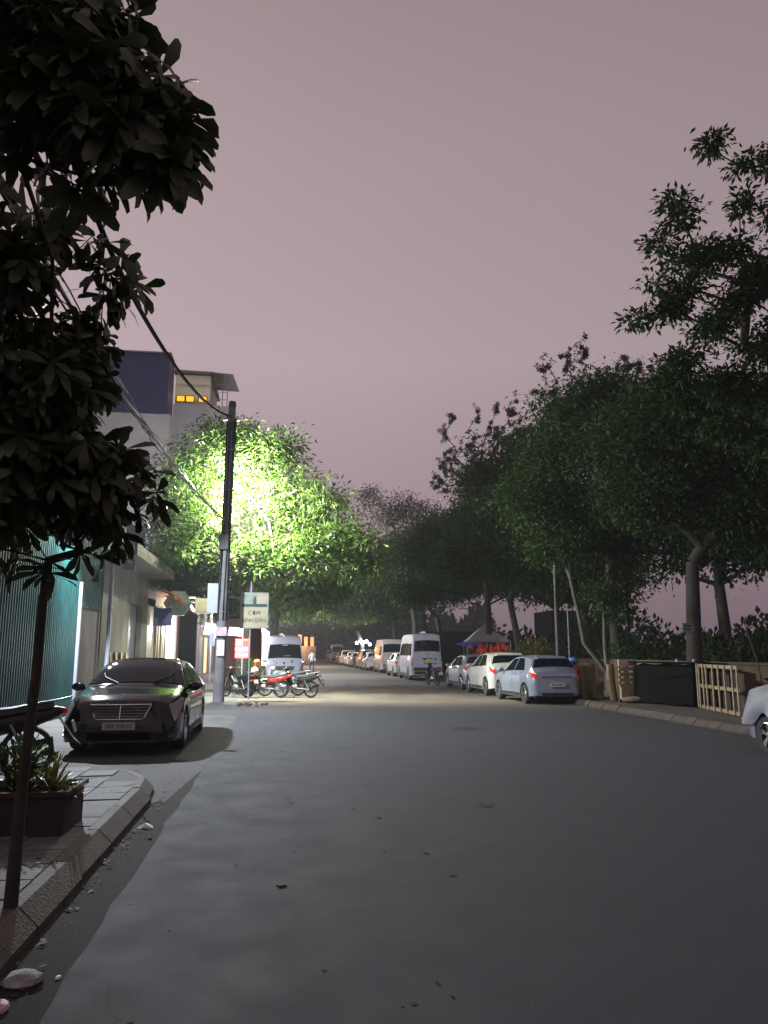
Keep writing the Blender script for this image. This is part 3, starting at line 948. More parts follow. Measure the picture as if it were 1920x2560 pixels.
# ------------------------------------------------------------------ vehicles
class Shell:
    """car body surface: S(y, u); y runs from the tail (0) to the nose (L), u round the half section"""

    def __init__(s, L, W, top, belt, wz, wr, zb, tumble, wy, plan):
        s.L, s.W, s.wr, s.wy, s.zb, s.k = L, W, wr, wy, zb, tumble
        s.top = np.array(top, float); s.bl = np.array(belt, float); s.plan = np.array(plan, float); s.wz = wz

    def sec(s, y):
        L = s.L
        tp = float(np.interp(y, s.top[:, 0], s.top[:, 1]))
        be = float(np.interp(y, s.bl[:, 0], s.bl[:, 1]))
        be = min(be, tp - .015)
        w = s.W / 2 * float(np.interp(y, s.plan[:, 0], s.plan[:, 1]))
        zb = float(np.interp(y, [0, .5, L - .6, L], [s.zb + .07, s.zb, s.zb, s.zb + .02]))
        for wy_ in s.wy:
            ra = s.wr + .055
            dd = abs(y - wy_)
            if dd < ra:
                zb = max(zb, s.wz + math.sqrt(ra * ra - dd * dd))
        h = tp - be
        xr = w - .05 - s.k * h
        e = min(.05, h * .4 + .006)
        zm = zb + (be - zb) * .45
        return [(0, zb), (w - .12, zb), (w - .012, zb + .01), (w, max(zm, zb + .03)), (w - .004, be - (be - zm) * .30), (w - .05, be),
                (xr + .012, tp - e), (xr - .09, tp - e * .25), (xr * .45, tp + .012 * min(1, h * 3 + .4)), (0, tp + .02 * min(1, h * 3 + .4))]

    def S(s, y, u, side=1):
        q = s.sec(y)
        i = min(int(u), len(q) - 2)
        f = u - i
        return Vector((side * (q[i][0] * (1 - f) + q[i + 1][0] * f), y, q[i][1] * (1 - f) + q[i + 1][1] * f))

    def N(s, y, u, side=1):
        a = s.S(min(s.L, y + .02), u, side) - s.S(max(0, y - .02), u, side)
        b = s.S(y, min(8.99, u + .08), side) - s.S(y, max(0.0, u - .08), side)
        n = a.cross(b)
        if n.length < 1e-9: return Vector((side, 0, 0))
        n.normalize()
        c = Vector((0, y, .6))
        if n.dot(s.S(y, u, side) - c) < 0: n = -n
        return n

    def body(s):
        ys = sorted(set([round(v, 4) for v in list(np.linspace(.12, s.L - .12, int(s.L / .055)))] + [0, .015, .04, .08, s.L - .08, s.L - .04, s.L - .015, s.L]
                        + [wy_ + d * (s.wr + .055) for wy_ in s.wy for d in (-1.001, -.998, .998, 1.001)]))
        b = MB()
        n = 10
        vs = []
        for y in ys:
            q = s.sec(y)
            vs += [(x, y, z) for x, z in q] + [(-x, y, z) for x, z in q[1:-1]][::-1]
        m = 2 * n - 2
        fs = []
        for i in range(len(ys) - 1):
            for k in range(m):
                k2 = (k + 1) % m
                fs.append((i * m + k, (i + 1) * m + k, (i + 1) * m + k2, i * m + k2))
        fs.append(tuple(range(m)))
        fs.append(tuple((len(ys) - 1) * m + k for k in range(m))[::-1])
        b.add(vs, fs)
        return b

    def patch(s, mb, corners, side=1, off=.006, n=6, m=4):
        """corners (y,u) in order a b c d; a raised skin lying on the surface"""
        a, b, c, d = corners
        P, Q = [], []
        for i in range(n + 1):
            t = i / n
            for j in range(m + 1):
                r = j / m
                y = (a[0] * (1 - t) + b[0] * t) * (1 - r) + (d[0] * (1 - t) + c[0] * t) * r
                u = (a[1] * (1 - t) + b[1] * t) * (1 - r) + (d[1] * (1 - t) + c[1] * t) * r
                p = s.S(y, u, side); nn = s.N(y, u, side)
                P.append(p + nn * off); Q.append(p - nn * .004)
        K = len(P)
        fs = []
        ix = lambda i, j: i * (m + 1) + j
        for i in range(n):
            for j in range(m):
                q = (ix(i, j), ix(i + 1, j), ix(i + 1, j + 1), ix(i, j + 1))
                fs.append(q)
        for i in range(n):
            for j in (0, m):
                fs.append((ix(i, j), ix(i + 1, j), K + ix(i + 1, j), K + ix(i, j)))
        for j in range(m):
            for i in (0, n):
                fs.append((ix(i, j), ix(i, j + 1), K + ix(i, j + 1), K + ix(i, j)))
        mb.add(P + Q, fs)
        return mb

    def across(s, mb, y0, y1, u0, u1=9.0, off=.006, n=6, m=8, u0b=None):
        """patch over both halves (windscreen, rear window)"""
        P = []
        u0b = u0 if u0b is None else u0b
        for i in range(n + 1):
            t = i / n
            y = y0 * (1 - t) + y1 * t
            us = u0 * (1 - t) + u0b * t
            for j in range(2 * m + 1):
                r = (j - m) / m
                u = u1 - (u1 - us) * abs(r)
                p = s.S(y, u, 1 if r >= 0 else -1)
                nn = s.N(y, u, 1 if r >= 0 else -1)
                if abs(r) < .01: nn.x = 0; nn.normalize()
                P.append(p + nn * off)
        fs = []
        w_ = 2 * m + 1
        for i in range(n):
            for j in range(2 * m):
                fs.append((i * w_ + j, (i + 1) * w_ + j, (i + 1) * w_ + j + 1, i * w_ + j + 1))
        mb.add(P, fs)
        return mb


def wheel_parts(root, x, y, r, wdt, side, spokes=5, m_rim='steel'):
    mt = Matrix.Translation((x, y, r)) @ Euler((0, R(90 * side), 0)).to_matrix().to_4x4()
    rr = r * .66
    b = MB().lathe([(rr, -wdt / 2), (r * .93, -wdt / 2 - .004), (r, -wdt * .32), (r, wdt * .32), (r * .93, wdt / 2 + .004), (rr, wdt / 2)], 26, mt)
    wh = b.build('wheel', M['rubber'], root, smooth=35)
    f = MB().lathe([(rr, wdt * .5), (rr * .93, wdt * .5 + .006), (rr * .90, wdt * .28), (rr * .88, -wdt * .4)], 26, mt)
    for k in range(spokes):
        a = 2 * math.pi * k / spokes
        for da in (-.13, .13):
            m2 = mt @ Matrix.Rotation(a + da, 4, 'Z')
            f.add([(.02, -.014, wdt * .34), (rr * .92, -.014, wdt * .42), (rr * .92, .014, wdt * .42), (.02, .014, wdt * .34), (.02, -.018, wdt * .2), (rr * .92, -.018, wdt * .26), (rr * .92, .018, wdt * .26), (.02, .018, wdt * .2)],
                  [(0, 1, 2, 3), (0, 4, 5, 1), (3, 2, 6, 7)], m2)
    f.lathe([(0, wdt * .42), (.045, wdt * .40), (.06, wdt * .2)], 12, mt)
    f.build('rim', M[m_rim], wh, smooth=35)
    d = MB().lathe([(0, -.01), (rr * .86, -.01), (rr * .86, -.03)], 18, mt)
    d.build('brake_disc', M['black'], wh)
    return wh


def make_car(name, label, kind, paint, group=None, plate='', glass='glass', lowpoly=False, cat='car'):
    root = thing(name, label, cat, group=group)
    if kind == 'sedan':
        L, W, r = 4.87, 1.85, .325
        top = [(0, .80), (.03, .93), (.10, 1.02), (.5, 1.07), (.75, 1.10), (1.15, 1.27), (1.55, 1.41), (1.95, 1.46), (2.45, 1.475), (2.85, 1.43), (3.15, 1.31), (3.60, 1.04), (3.95, .99), (4.45, .90), (4.68, .82), (4.79, .72), (4.84, .62), (4.87, .54)]
        belt = [(0, .8), (.6, .99), (1.5, .97), (3.5, .93), (4.3, .82), (4.87, .5)]
        plan = [(0, .78), (.05, .87), (.2, .95), (.6, .99), (1.0, 1), (3.7, 1), (4.2, .995), (4.5, .975), (4.7, .935), (4.80, .885), (4.87, .80)]
        wy = (.98, 3.86)
        tum, zb = .46, .19
        roof = (1.62, 2.75); ws = (2.86, 3.56); rw = (.80, 1.55)
        side = [(1.02, 3.38), (1.62, 2.82)]
    elif kind == 'hatch':
        L, W, r = 3.85, 1.70, .30
        top = [(0, .80), (.02, .92), (.06, .99), (.16, 1.06), (.24, 1.13), (.42, 1.37), (.58, 1.44), (1.0, 1.475), (1.5, 1.48), (1.95, 1.44), (2.32, 1.32), (2.78, 1.04), (3.1, .98), (3.5, .90), (3.72, .78), (3.81, .66), (3.85, .55)]
        belt = [(0, .9), (.3, 1.0), (1.2, .97), (2.9, .93), (3.4, .82), (3.85, .5)]
        plan = [(0, .76), (.04, .85), (.12, .92), (.3, .975), (.6, .998), (1, 1), (2.9, 1), (3.3, .985), (3.6, .94), (3.75, .87), (3.85, .74)]
        wy = (.66, 3.13)
        tum, zb = .40, .20
        roof = (.5, 2.0); ws = (2.05, 2.72); rw = (.235, .42)
        side = [(.66, 2.62), (1.0, 2.06)]
    else:
        L, W, r = 5.35, 1.90, .345
        hh = 2.55 if kind == 'van' else 1.78
        if kind == 'van':
            top = [(0, 1.15), (.02, 1.5), (.06, 2.20), (.14, 2.42), (.3, 2.51), (.7, 2.55), (3.0, 2.57), (3.6, 2.55), (3.95, 2.46), (4.15, 2.30), (4.35, 2.02), (4.80, 1.34), (4.95, 1.20), (5.15, 1.06), (5.28, .88), (5.35, .66)]
            belt = [(0, 1.1), (.2, 1.22), (4.0, 1.22), (4.9, 1.12), (5.35, .6)]
            ws = (4.32, 4.79); rw = (.024, .058); roof = (.3, 4.0)
            side = [(.35, 4.55), (.42, 4.22)]
            tum = .09
        else:
            top = [(0, 1.0), (.02, 1.1), (.10, 1.40), (.25, 1.70), (.5, 1.78), (2.6, 1.80), (3.2, 1.70), (3.9, 1.18), (4.4, 1.06), (5.1, .92), (5.28, .75), (5.35, .6)]
            belt = [(0, 1.0), (.3, 1.08), (3.9, 1.05), (4.9, .9), (5.35, .5)]
            ws = (3.25, 3.84); rw = (.06, .22); roof = (.5, 3.0)
            side = [(.5, 3.75), (.75, 3.2)]
            tum = .26
        plan = [(0, .90), (.05, .95), (.3, .985), (1, 1), (4.4, 1), (4.9, .965), (5.15, .90), (5.28, .82), (5.35, .72)]
        wy = (1.05, 4.35)
        zb = .22
    sh = Shell(L, W, top, belt, r, r, zb, tum, wy, plan)
    body = sh.body().build('body', M[paint], root, smooth=28)
    # dark underside lining inside the wheel arches
    for wy_ in wy:
        for sd in (1, -1):
            wheel_parts(root, sd * (W / 2 - .115), wy_, r, .20, sd, spokes=5 if kind != 'van' else 8, m_rim='steel' if kind != 'van' else 'dsteel')
    # windows
    g = MB(); sh.across(g, ws[0], ws[1], 6.9, off=.008, u0b=6.25 if kind != 'van' else 6.35)
    wsn = g.build('windshield', M[glass], root, smooth=40)
    g = MB(); sh.across(g, rw[0], rw[1], 6.35 if kind != 'sedan' else 6.5, off=.010, n=5, u0b=6.9 if kind != 'van' else 6.6)
    g.build('rear_window', M[glass], root, smooth=40)
    sy0, sy1 = side[0]; ty0, ty1 = side[1]
    nwin = {'sedan': 2, 'hatch': 2, 'van': 4, 'suv': 3}[kind]
    for sd in (1, -1):
        for k in range(nwin):
            a, b_ = k / nwin, (k + 1) / nwin
            g = .035
            la, lb = sy0 + (sy1 - sy0) * a + g, sy0 + (sy1 - sy0) * b_ - g
            ta, tb_ = ty0 + (ty1 - ty0) * a + g, ty0 + (ty1 - ty0) * b_ - g
            mb = MB()
            u_hi = 5.93 if kind != 'van' else 5.62
            sh.patch(mb, [(la, 5.10), (lb, 5.10), (tb_, u_hi), (ta, u_hi)], sd, .007, 5, 4)
            mb.build('side_window', M[glass], root, smooth=40)
    # door seams and handles
    dl = {'sedan': (1.55, 2.40, 3.42), 'hatch': (.95, 1.70, 2.72), 'van': (1.7, 3.1, 4.2), 'suv': (1.5, 2.6, 3.7)}[kind]
    for sd in (1, -1):
        seams = MB()
        for d in dl:
            sh.patch(seams, [(d, 2.3), (d + .012, 2.3), (d + .012, 4.98), (d, 4.98)], sd, .0025, 1, 6)
        sh.patch(seams, [(wy[0] + r + .09, 2.05), (wy[1] - r - .09, 2.05), (wy[1] - r - .09, 2.35), (wy[0] + r + .09, 2.35)], sd, .008, 6, 1)
        o_s = seams.build('side_trim', M['black'], root)
        o_s['kind'] = 'stuff'
    for sd in (1, -1):
        for d in (dl[1] - .22, dl[2] - .22):
            p = sh.S(d, 4.45, sd)
            MB().box((p.x + sd * .012, d, p.z), (.03, .17, .026)).build('door_handle', M['chrome'] if kind == 'sedan' else M[paint], root)
        # mirror
        my = ws[1] - (.12 if kind != 'van' else .05)
        p = sh.S(my, 5.1, sd)
        mm = MB().ball((p.x + sd * .12, my, p.z + .055), (.115, .06, .075), 10, 7)
        mm.box((p.x + sd * .03, my, p.z + .02), (.10, .05, .03))
        mm.build('mirror', M[paint], root, smooth=50)
    # tail lamps, head lamps
    ax = W / 2
    for sd in (1, -1):
        b = MB()
        if kind == 'sedan':
            sh.patch(b, [(.045, 3.6), (.40, 3.9), (.42, 4.95), (.02, 4.9)], sd, .008, 5, 4)
        elif kind == 'hatch':
            sh.patch(b, [(.012, 3.95), (.16, 4.1), (.30, 5.02), (.02, 5.25)], sd, .012, 6, 4)
        elif kind == 'van':
            sh.patch(b, [(.012, 3.3), (.07, 3.3), (.07, 5.15), (.012, 5.15)], sd, .012, 3, 6)
        else:
            sh.patch(b, [(.012, 3.8), (.22, 3.8), (.25, 5.1), (.02, 5.2)], sd, .012, 5, 4)
        b.build('taillight', M['taillight'], root, smooth=50)
        b = MB()
        if kind == 'sedan':
            sh.patch(b, [(4.12, 4.50), (4.76, 4.05), (4.70, 6.05), (4.20, 5.35)], sd, .007, 8, 5)
        elif kind == 'van':
            sh.patch(b, [(4.98, 3.5), (5.27, 3.35), (5.22, 5.3), (4.95, 5.0)], sd, .008, 5, 4)
        else:
            sh.patch(b, [(L - .62, 4.1), (L - .10, 3.9), (L - .14, 5.9), (L - .58, 5.0)], sd, .008, 5, 4)
        b.build('headlight', M['headlight'], root, smooth=50)
    # rear fascia
    if kind == 'van':
        MB().box((0, -.015, .62), (W * .84, .05, .17)).box((0, -.01, .42), (W * .78, .05, .16)).build('rear_bumper', M['dsteel'] if paint == 'paint_gold' else M['black'], root)
        MB().box((0, -.012, 1.06), (.52, .03, .14)).build('plate', M['platey'], root)
        MB().box((0, .012, 1.62), (.014, .02, .9)).build('door_seam', M['black'], root)
        MB().box((0, -.018, 1.20), (.62, .03, .05)).build('trim_bar', M['chrome'], root)
    else:
        MB().box((0, -.01, .30), (W * .60, .04, .12)).build('rear_bumper', M['black'], root)
        pl = MB().box((0, -.036, .60 if kind != 'sedan' else .66), (.50, .012, .13)).build('plate', M['plate'], root)
        MB().box((0, -.012, .84), (W * .60, .012, .014)).build('tailgate_seam', M['black'], root)
        if kind == 'hatch':
            MB().box((0, .44, 1.425), (.95, .20, .025), (R(16), 0, 0)).build('spoiler', M[paint], root)
    # front fascia
    fy = L
    if kind == 'sedan':
        # grille: chrome frame leaning back, horizontal slats, central bar and star
        gr = MB()
        Z0, Z1, X0, X1 = .555, .775, .36, .47
        def gp(x, z, o=0):
            t = (z - .5) / .3
            return (x, fy - .015 - .085 * t + o - .10 * (x / .9) ** 2 * 1.2, z)
        def bar(mb, a, b_, th, dp=.02, k=8):
            pts = [gp(a[0] + (b_[0] - a[0]) * i / k, a[1] + (b_[1] - a[1]) * i / k, .035) for i in range(k + 1)]
            mb.tube(pts, th, 6)
        bar(gr, (-X1, Z1), (X1, Z1), .013); bar(gr, (-X0, Z0), (X0, Z0), .010)
        bar(gr, (-X1, Z1), (-X0, Z0), .011); bar(gr, (X1, Z1), (X0, Z0), .011)
        gro = gr.build('grille', M['steel'], root, smooth=60)
        back = MB()
        vs, fs = [], []
        for i in range(9):
            x = -1 + i / 4
            vs += [gp(x * X0, Z0, .02), gp(x * X1, Z1, .02)]
        for i in range(8):
            fs.append((2 * i, 2 * i + 2, 2 * i + 3, 2 * i + 1))
        back.add(vs, fs)
        back.build('grille_mesh', M['black'], gro)
        for k in range(4):
            z = Z0 + .042 + k * .044
            xx = X0 + (X1 - X0) * (z - Z0) / (Z1 - Z0) - .015
            s_l = MB(); bar(s_l, (-xx, z), (xx, z), .0065)
            s_l.build('slat', M['dsteel'], gro, smooth=60)
        cb = MB(); bar(cb, (0, Z0), (0, Z1), .010, k=3); cb.build('centre_bar', M['chrome'], gro)
        st = MB()
        c = Vector((0, fy - .16, .90))
        ring = [(c.x + .040 * math.cos(a), c.y, c.z + .040 * math.sin(a)) for a in np.linspace(0, 2 * math.pi, 21)]
        st.tube(ring, .004, 6, cap=False)
        for k in range(3):
            a = math.pi / 2 + k * 2 * math.pi / 3
            st.tube([tuple(c), (c.x + .038 * math.cos(a), c.y, c.z + .038 * math.sin(a))], [.006, .002], 5)
        st.tube([(0, c.y, .835), (0, c.y, .862)], .006, 6)
        st.build('hood_star', M['chrome'], root, smooth=50)
        pl = MB().box((0, fy + .015, .455), (.50, .014, .115)).build('plate', M['plate'], root)
        tx = text_mesh('plate_number', plate or '30A 955.45', .095, M['ink'], pl, (0, fy + .024, .452), (R(90), 0, math.pi), .0015, .92)
        ik = MB().box((0, fy - .035, .30), (.95, .07, .10)).build('intake', M['black'], root)
        MB().box((0, fy - .02, .225), (1.2, .16, .03)).build('front_lip', M['black'], root)
        for sd in (1, -1):
            sh_ = MB(); sh.patch(sh_, [(4.62, 2.5), (4.86, 2.4), (4.86, 2.9), (4.62, 3.0)], sd, .005, 4, 2)
            sh_.build('fog_lamp_recess', M['black'], root)
            t_ = MB(); t_.tube([sh.S(yy, 2.55, sd) + Vector((sd * .008, .01, .0)) for yy in (4.60, 4.70, 4.80, 4.855)], .008, 6)
            t_.build('chrome_strip', M['dsteel'], root, smooth=60)
        for x in (-.30, .30):
            wpr = MB().tube([sh.S(3.60, 8.2, 1 if x > 0 else -1) + Vector((0, .0, .02)), sh.S(3.42, 7.4, 1 if x > 0 else -1) + Vector((0, 0, .022)), sh.S(3.30, 7.2, 1 if x > 0 else -1) + Vector((0, 0, .022))], .007, 5)
            wpr.build('wiper', M['black'], root)
        # round cyan inspection sticker in the windscreen, papers lying on the dash
        p = sh.S(2.98, 7.3, -1) + sh.N(2.98, 7.3, -1) * .012
        nq = sh.N(2.98, 7.3, -1).to_track_quat('Z', 'Y').to_matrix().to_4x4()
        # (car faces the camera, so the driver's right is at the viewer's left)
        p2 = sh.S(2.98, 7.35, 1) + sh.N(2.98, 7.35, 1) * .012
        nq2 = sh.N(2.98, 7.35, 1).to_track_quat('Z', 'Y').to_matrix().to_4x4()
        MB().lathe([(0, 0), (.042, 0)], 16, Matrix.Translation(p2) @ nq2).build('sticker', M['cyan'], root)
        # chrome window line
        for sd in (1, -1):
            t_ = MB().tube([sh.S(yy, 5.06, sd) + Vector((sd * .008, 0, 0)) for yy in np.linspace(sy0, sy1, 12)], .006, 5)
            t_.build('window_trim', M['chrome'], root, smooth=60)
    elif kind == 'van':
        b = MB()
        for k in range(3):
            b.box((0, fy + .005, .80 + k * .055), (.80, .03, .018))
        gro = b.build('grille', M['steel'], root)
        MB().box((0, fy - .008, .855), (.86, .02, .20)).build('grille_mesh', M['black'], gro)
        MB().tube([(-.045, fy + .03, .865), (0, fy + .03, .895), (.045, fy + .03, .865), (0, fy + .03, .835), (-.045, fy + .03, .865)], .007, 6).build('badge', M['chrome'], gro)
        MB().box((0, fy - .01, .50), (1.28, .10, .20)).build('front_bumper', M[paint], root)
        MB().box((0, fy + .045, .50), (.5, .012, .12)).build('plate', M['plate'], root)
        MB().box((0, fy + .02, .34), (1.0, .06, .09)).build('intake', M['black'], root)
        for x in (-.4, .35):
            MB().tube([(x, fy - .52, 1.40), (x + .12, fy - .60, 1.52), (x + .36, fy - .66, 1.60)], .008, 5).build('wiper', M['black'], root)
        pp = sh.S(4.70, 8.3, -1)
        MB().box((-.10, 4.735, 1.46), (.32, .008, .085), (R(-34), 0, 0)).build('dash_paper', M['signcream'], root)
        q2 = MB().box((0, 4.365, 2.02), (.26, .02, .05), (R(-30), 0, 0)).build('dome_lamp', M['white'], root)
    else:
        MB().box((0, fy - .012, .62), (.9, .04, .10)).build('grille', M['black'], root)
        MB().box((0, fy - .01, .38), (.9, .06, .14)).build('intake', M['black'], root)
        MB().box((0, fy + .025, .47), (.5, .012, .11)).build('plate', M['plate'], root)
    return root


def place(o, x, y, rz=0, label=None):
    o.location = (x, y, 0)
    o.rotation_euler = (0, 0, R(rz))
    return o


# black sedan at the left, facing the camera; its length runs away from us
sed = make_car('parked_car', 'glossy black saloon car parked nose-out on the left driveway beside the teal fence', 'sedan', 'paint_black')
place(sed, -2.47, 17.75, 180)

PK = 'cars and vans parked along the right kerb'
hs = make_car('parked_car', 'pale silver-blue hatchback with red tail lamp, nearest of the parked row beside the cushions', 'hatch', 'paint_bluesilver', PK)
hb_loc = (8.48, 23.25)
place(hs, 8.50, 23.35, 3)
text_mesh('plate_number', '29A 618.27', .09, M['ink'], [c for c in hs.children if c.name.startswith('plate')][0], (0, -.044, .598), (R(90), 0, 0), .001, .95)
wt = make_car('parked_car', 'white hatchback parked between the silver-blue one and the smaller bluish one', 'hatch', 'paint_white', PK)
place(wt, 8.50, 27.95, 1.5)
wt.scale = (1.04, 1.0, 1.06)
def clone(src, x, y, rz, label, group=PK, scale=None):
    d = dup(src, (x, y, 0), R(rz), label, group)
    if scale: d.scale = scale
    return d
sv = clone(hs, 8.62, 32.55, 1.5, 'small bluish silver hatchback just behind the tall white minibus')
van = make_car('parked_van', 'tall white high-roof minibus seen from behind with a yellow plate', 'van', 'paint_van', PK, cat='van')
place(van, 8.28, 43.6, 0)
van.scale = (.98, 1, 1.03)
van2 = make_car('parked_van', 'dusty beige high-roof minibus next ahead of the tall white one', 'van', 'paint_gold', PK, cat='van')
place(van2, 8.55, 58.8, 0)
suv = make_car('parked_car', 'beige people carrier ahead of the two high-roof minibuses', 'suv', 'paint_gold', PK)
place(suv, 8.4, 72.5, 0)
clone(wt, 8.3, 50.6, 1, 'white hatchback hidden mostly between the two high-roof minibuses')
clone(wt, 8.2, 66.4, 1, 'white hatchback parked just in front of the dusty beige minibus')
clone(hs, 8.2, 80.5, 1, 'pale hatchback ahead of the beige people carrier')
clone(wt, 8.3, 87, 1, 'white hatchback in the distance past the people carrier')
clone(suv, 8.2, 93.5, 0, 'distant people carrier under the white lamp glare')
clone(hs, 8.2, 101, 0, 'distant pale hatchback, third from the end of the parked row')
clone(van, 8.1, 110, 0, 'distant blue-grey minibus near the end of the parked row')
clone(suv, 8.1, 121, 0, 'last people carrier of the parked row at the street end')
rc = clone(hs, 8.45, 8.55, -1, 'pale car under a grey cover cut off by the right edge, its wheel showing')
# grey fabric cover over the car at the right edge
cv = thing('car_cover', 'grey fabric cover draped over the car at the right edge', 'cover', tuple(rc.location), R(-1))
shc = Shell(3.92, 1.80, [(0, .85), (.03, 1.02), (.2, 1.36), (.45, 1.56), (1.5, 1.60), (2.1, 1.54), (2.5, 1.34), (2.9, 1.12), (3.3, 1.08), (3.6, 1.04), (3.8, .97), (3.88, .86), (3.92, .74)],
            [(0, .9), (.3, 1.0), (2.9, .98), (3.4, .88), (3.92, .5)], .3, .3, .40, .30, (), [(0, .84), (.1, .93), (.4, .99), (1, 1), (3.0, 1), (3.5, .985), (3.75, .94), (3.92, .84)])
ysc = np.linspace(-.03, 3.95, 60)
vs, fs = [], []
for i, yy in enumerate(ysc):
    q = shc.sec(min(3.92, max(0, yy)))
    hem = .34 + .30 * math.exp(-((yy - 3.13) / .32) ** 2) + .26 * math.exp(-((yy - .66) / .34) ** 2) + .02 * math.sin(yy * 9)
    pts = [(x + .02 * math.sin(yy * 7 + k * 2.1) * (k < 6), max(z, hem) + .010 * math.sin(yy * 11 + k)) for k, (x, z) in enumerate(q[2:])]
    row = [(x, yy, z) for x, z in pts] + [(-x, yy, z) for x, z in pts[::-1][1:]]
    vs += row
nn_ = len(row)
for i in range(len(ysc) - 1):
    for k in range(nn_ - 1):
        fs.append((i * nn_ + k, i * nn_ + k + 1, (i + 1) * nn_ + k + 1, (i + 1) * nn_ + k))
cvm = MB().add(vs, fs)
cvm.add([vs[k] for k in range(nn_)], [tuple(range(nn_))]); cvm.add([vs[(len(ysc) - 1) * nn_ + k] for k in range(nn_)], [tuple(range(nn_))])
cvm.build('fabric', mat('cover_fabric', (.17, .175, .20), .6, var=.12, vscale=5, bump=.5, bscale=4), cv, smooth=60)
# oncoming white minibus on the left
lv = make_car('parked_van', 'pale blue-white minibus facing us behind the parked motorbikes', 'van', 'paint_van', None, cat='van')
place(lv, .26, 44.0, 180)
lv.scale = (1.0, 1, .95)
lv2 = clone(suv, 4.4, 128, 180, 'far car with warm lamps coming along the middle of the street', 'cars on the left far along the street')
clone(van, .9, 104, 0, 'grey box-bodied minibus far down the left side below the orange glow', 'cars on the left far along the street')


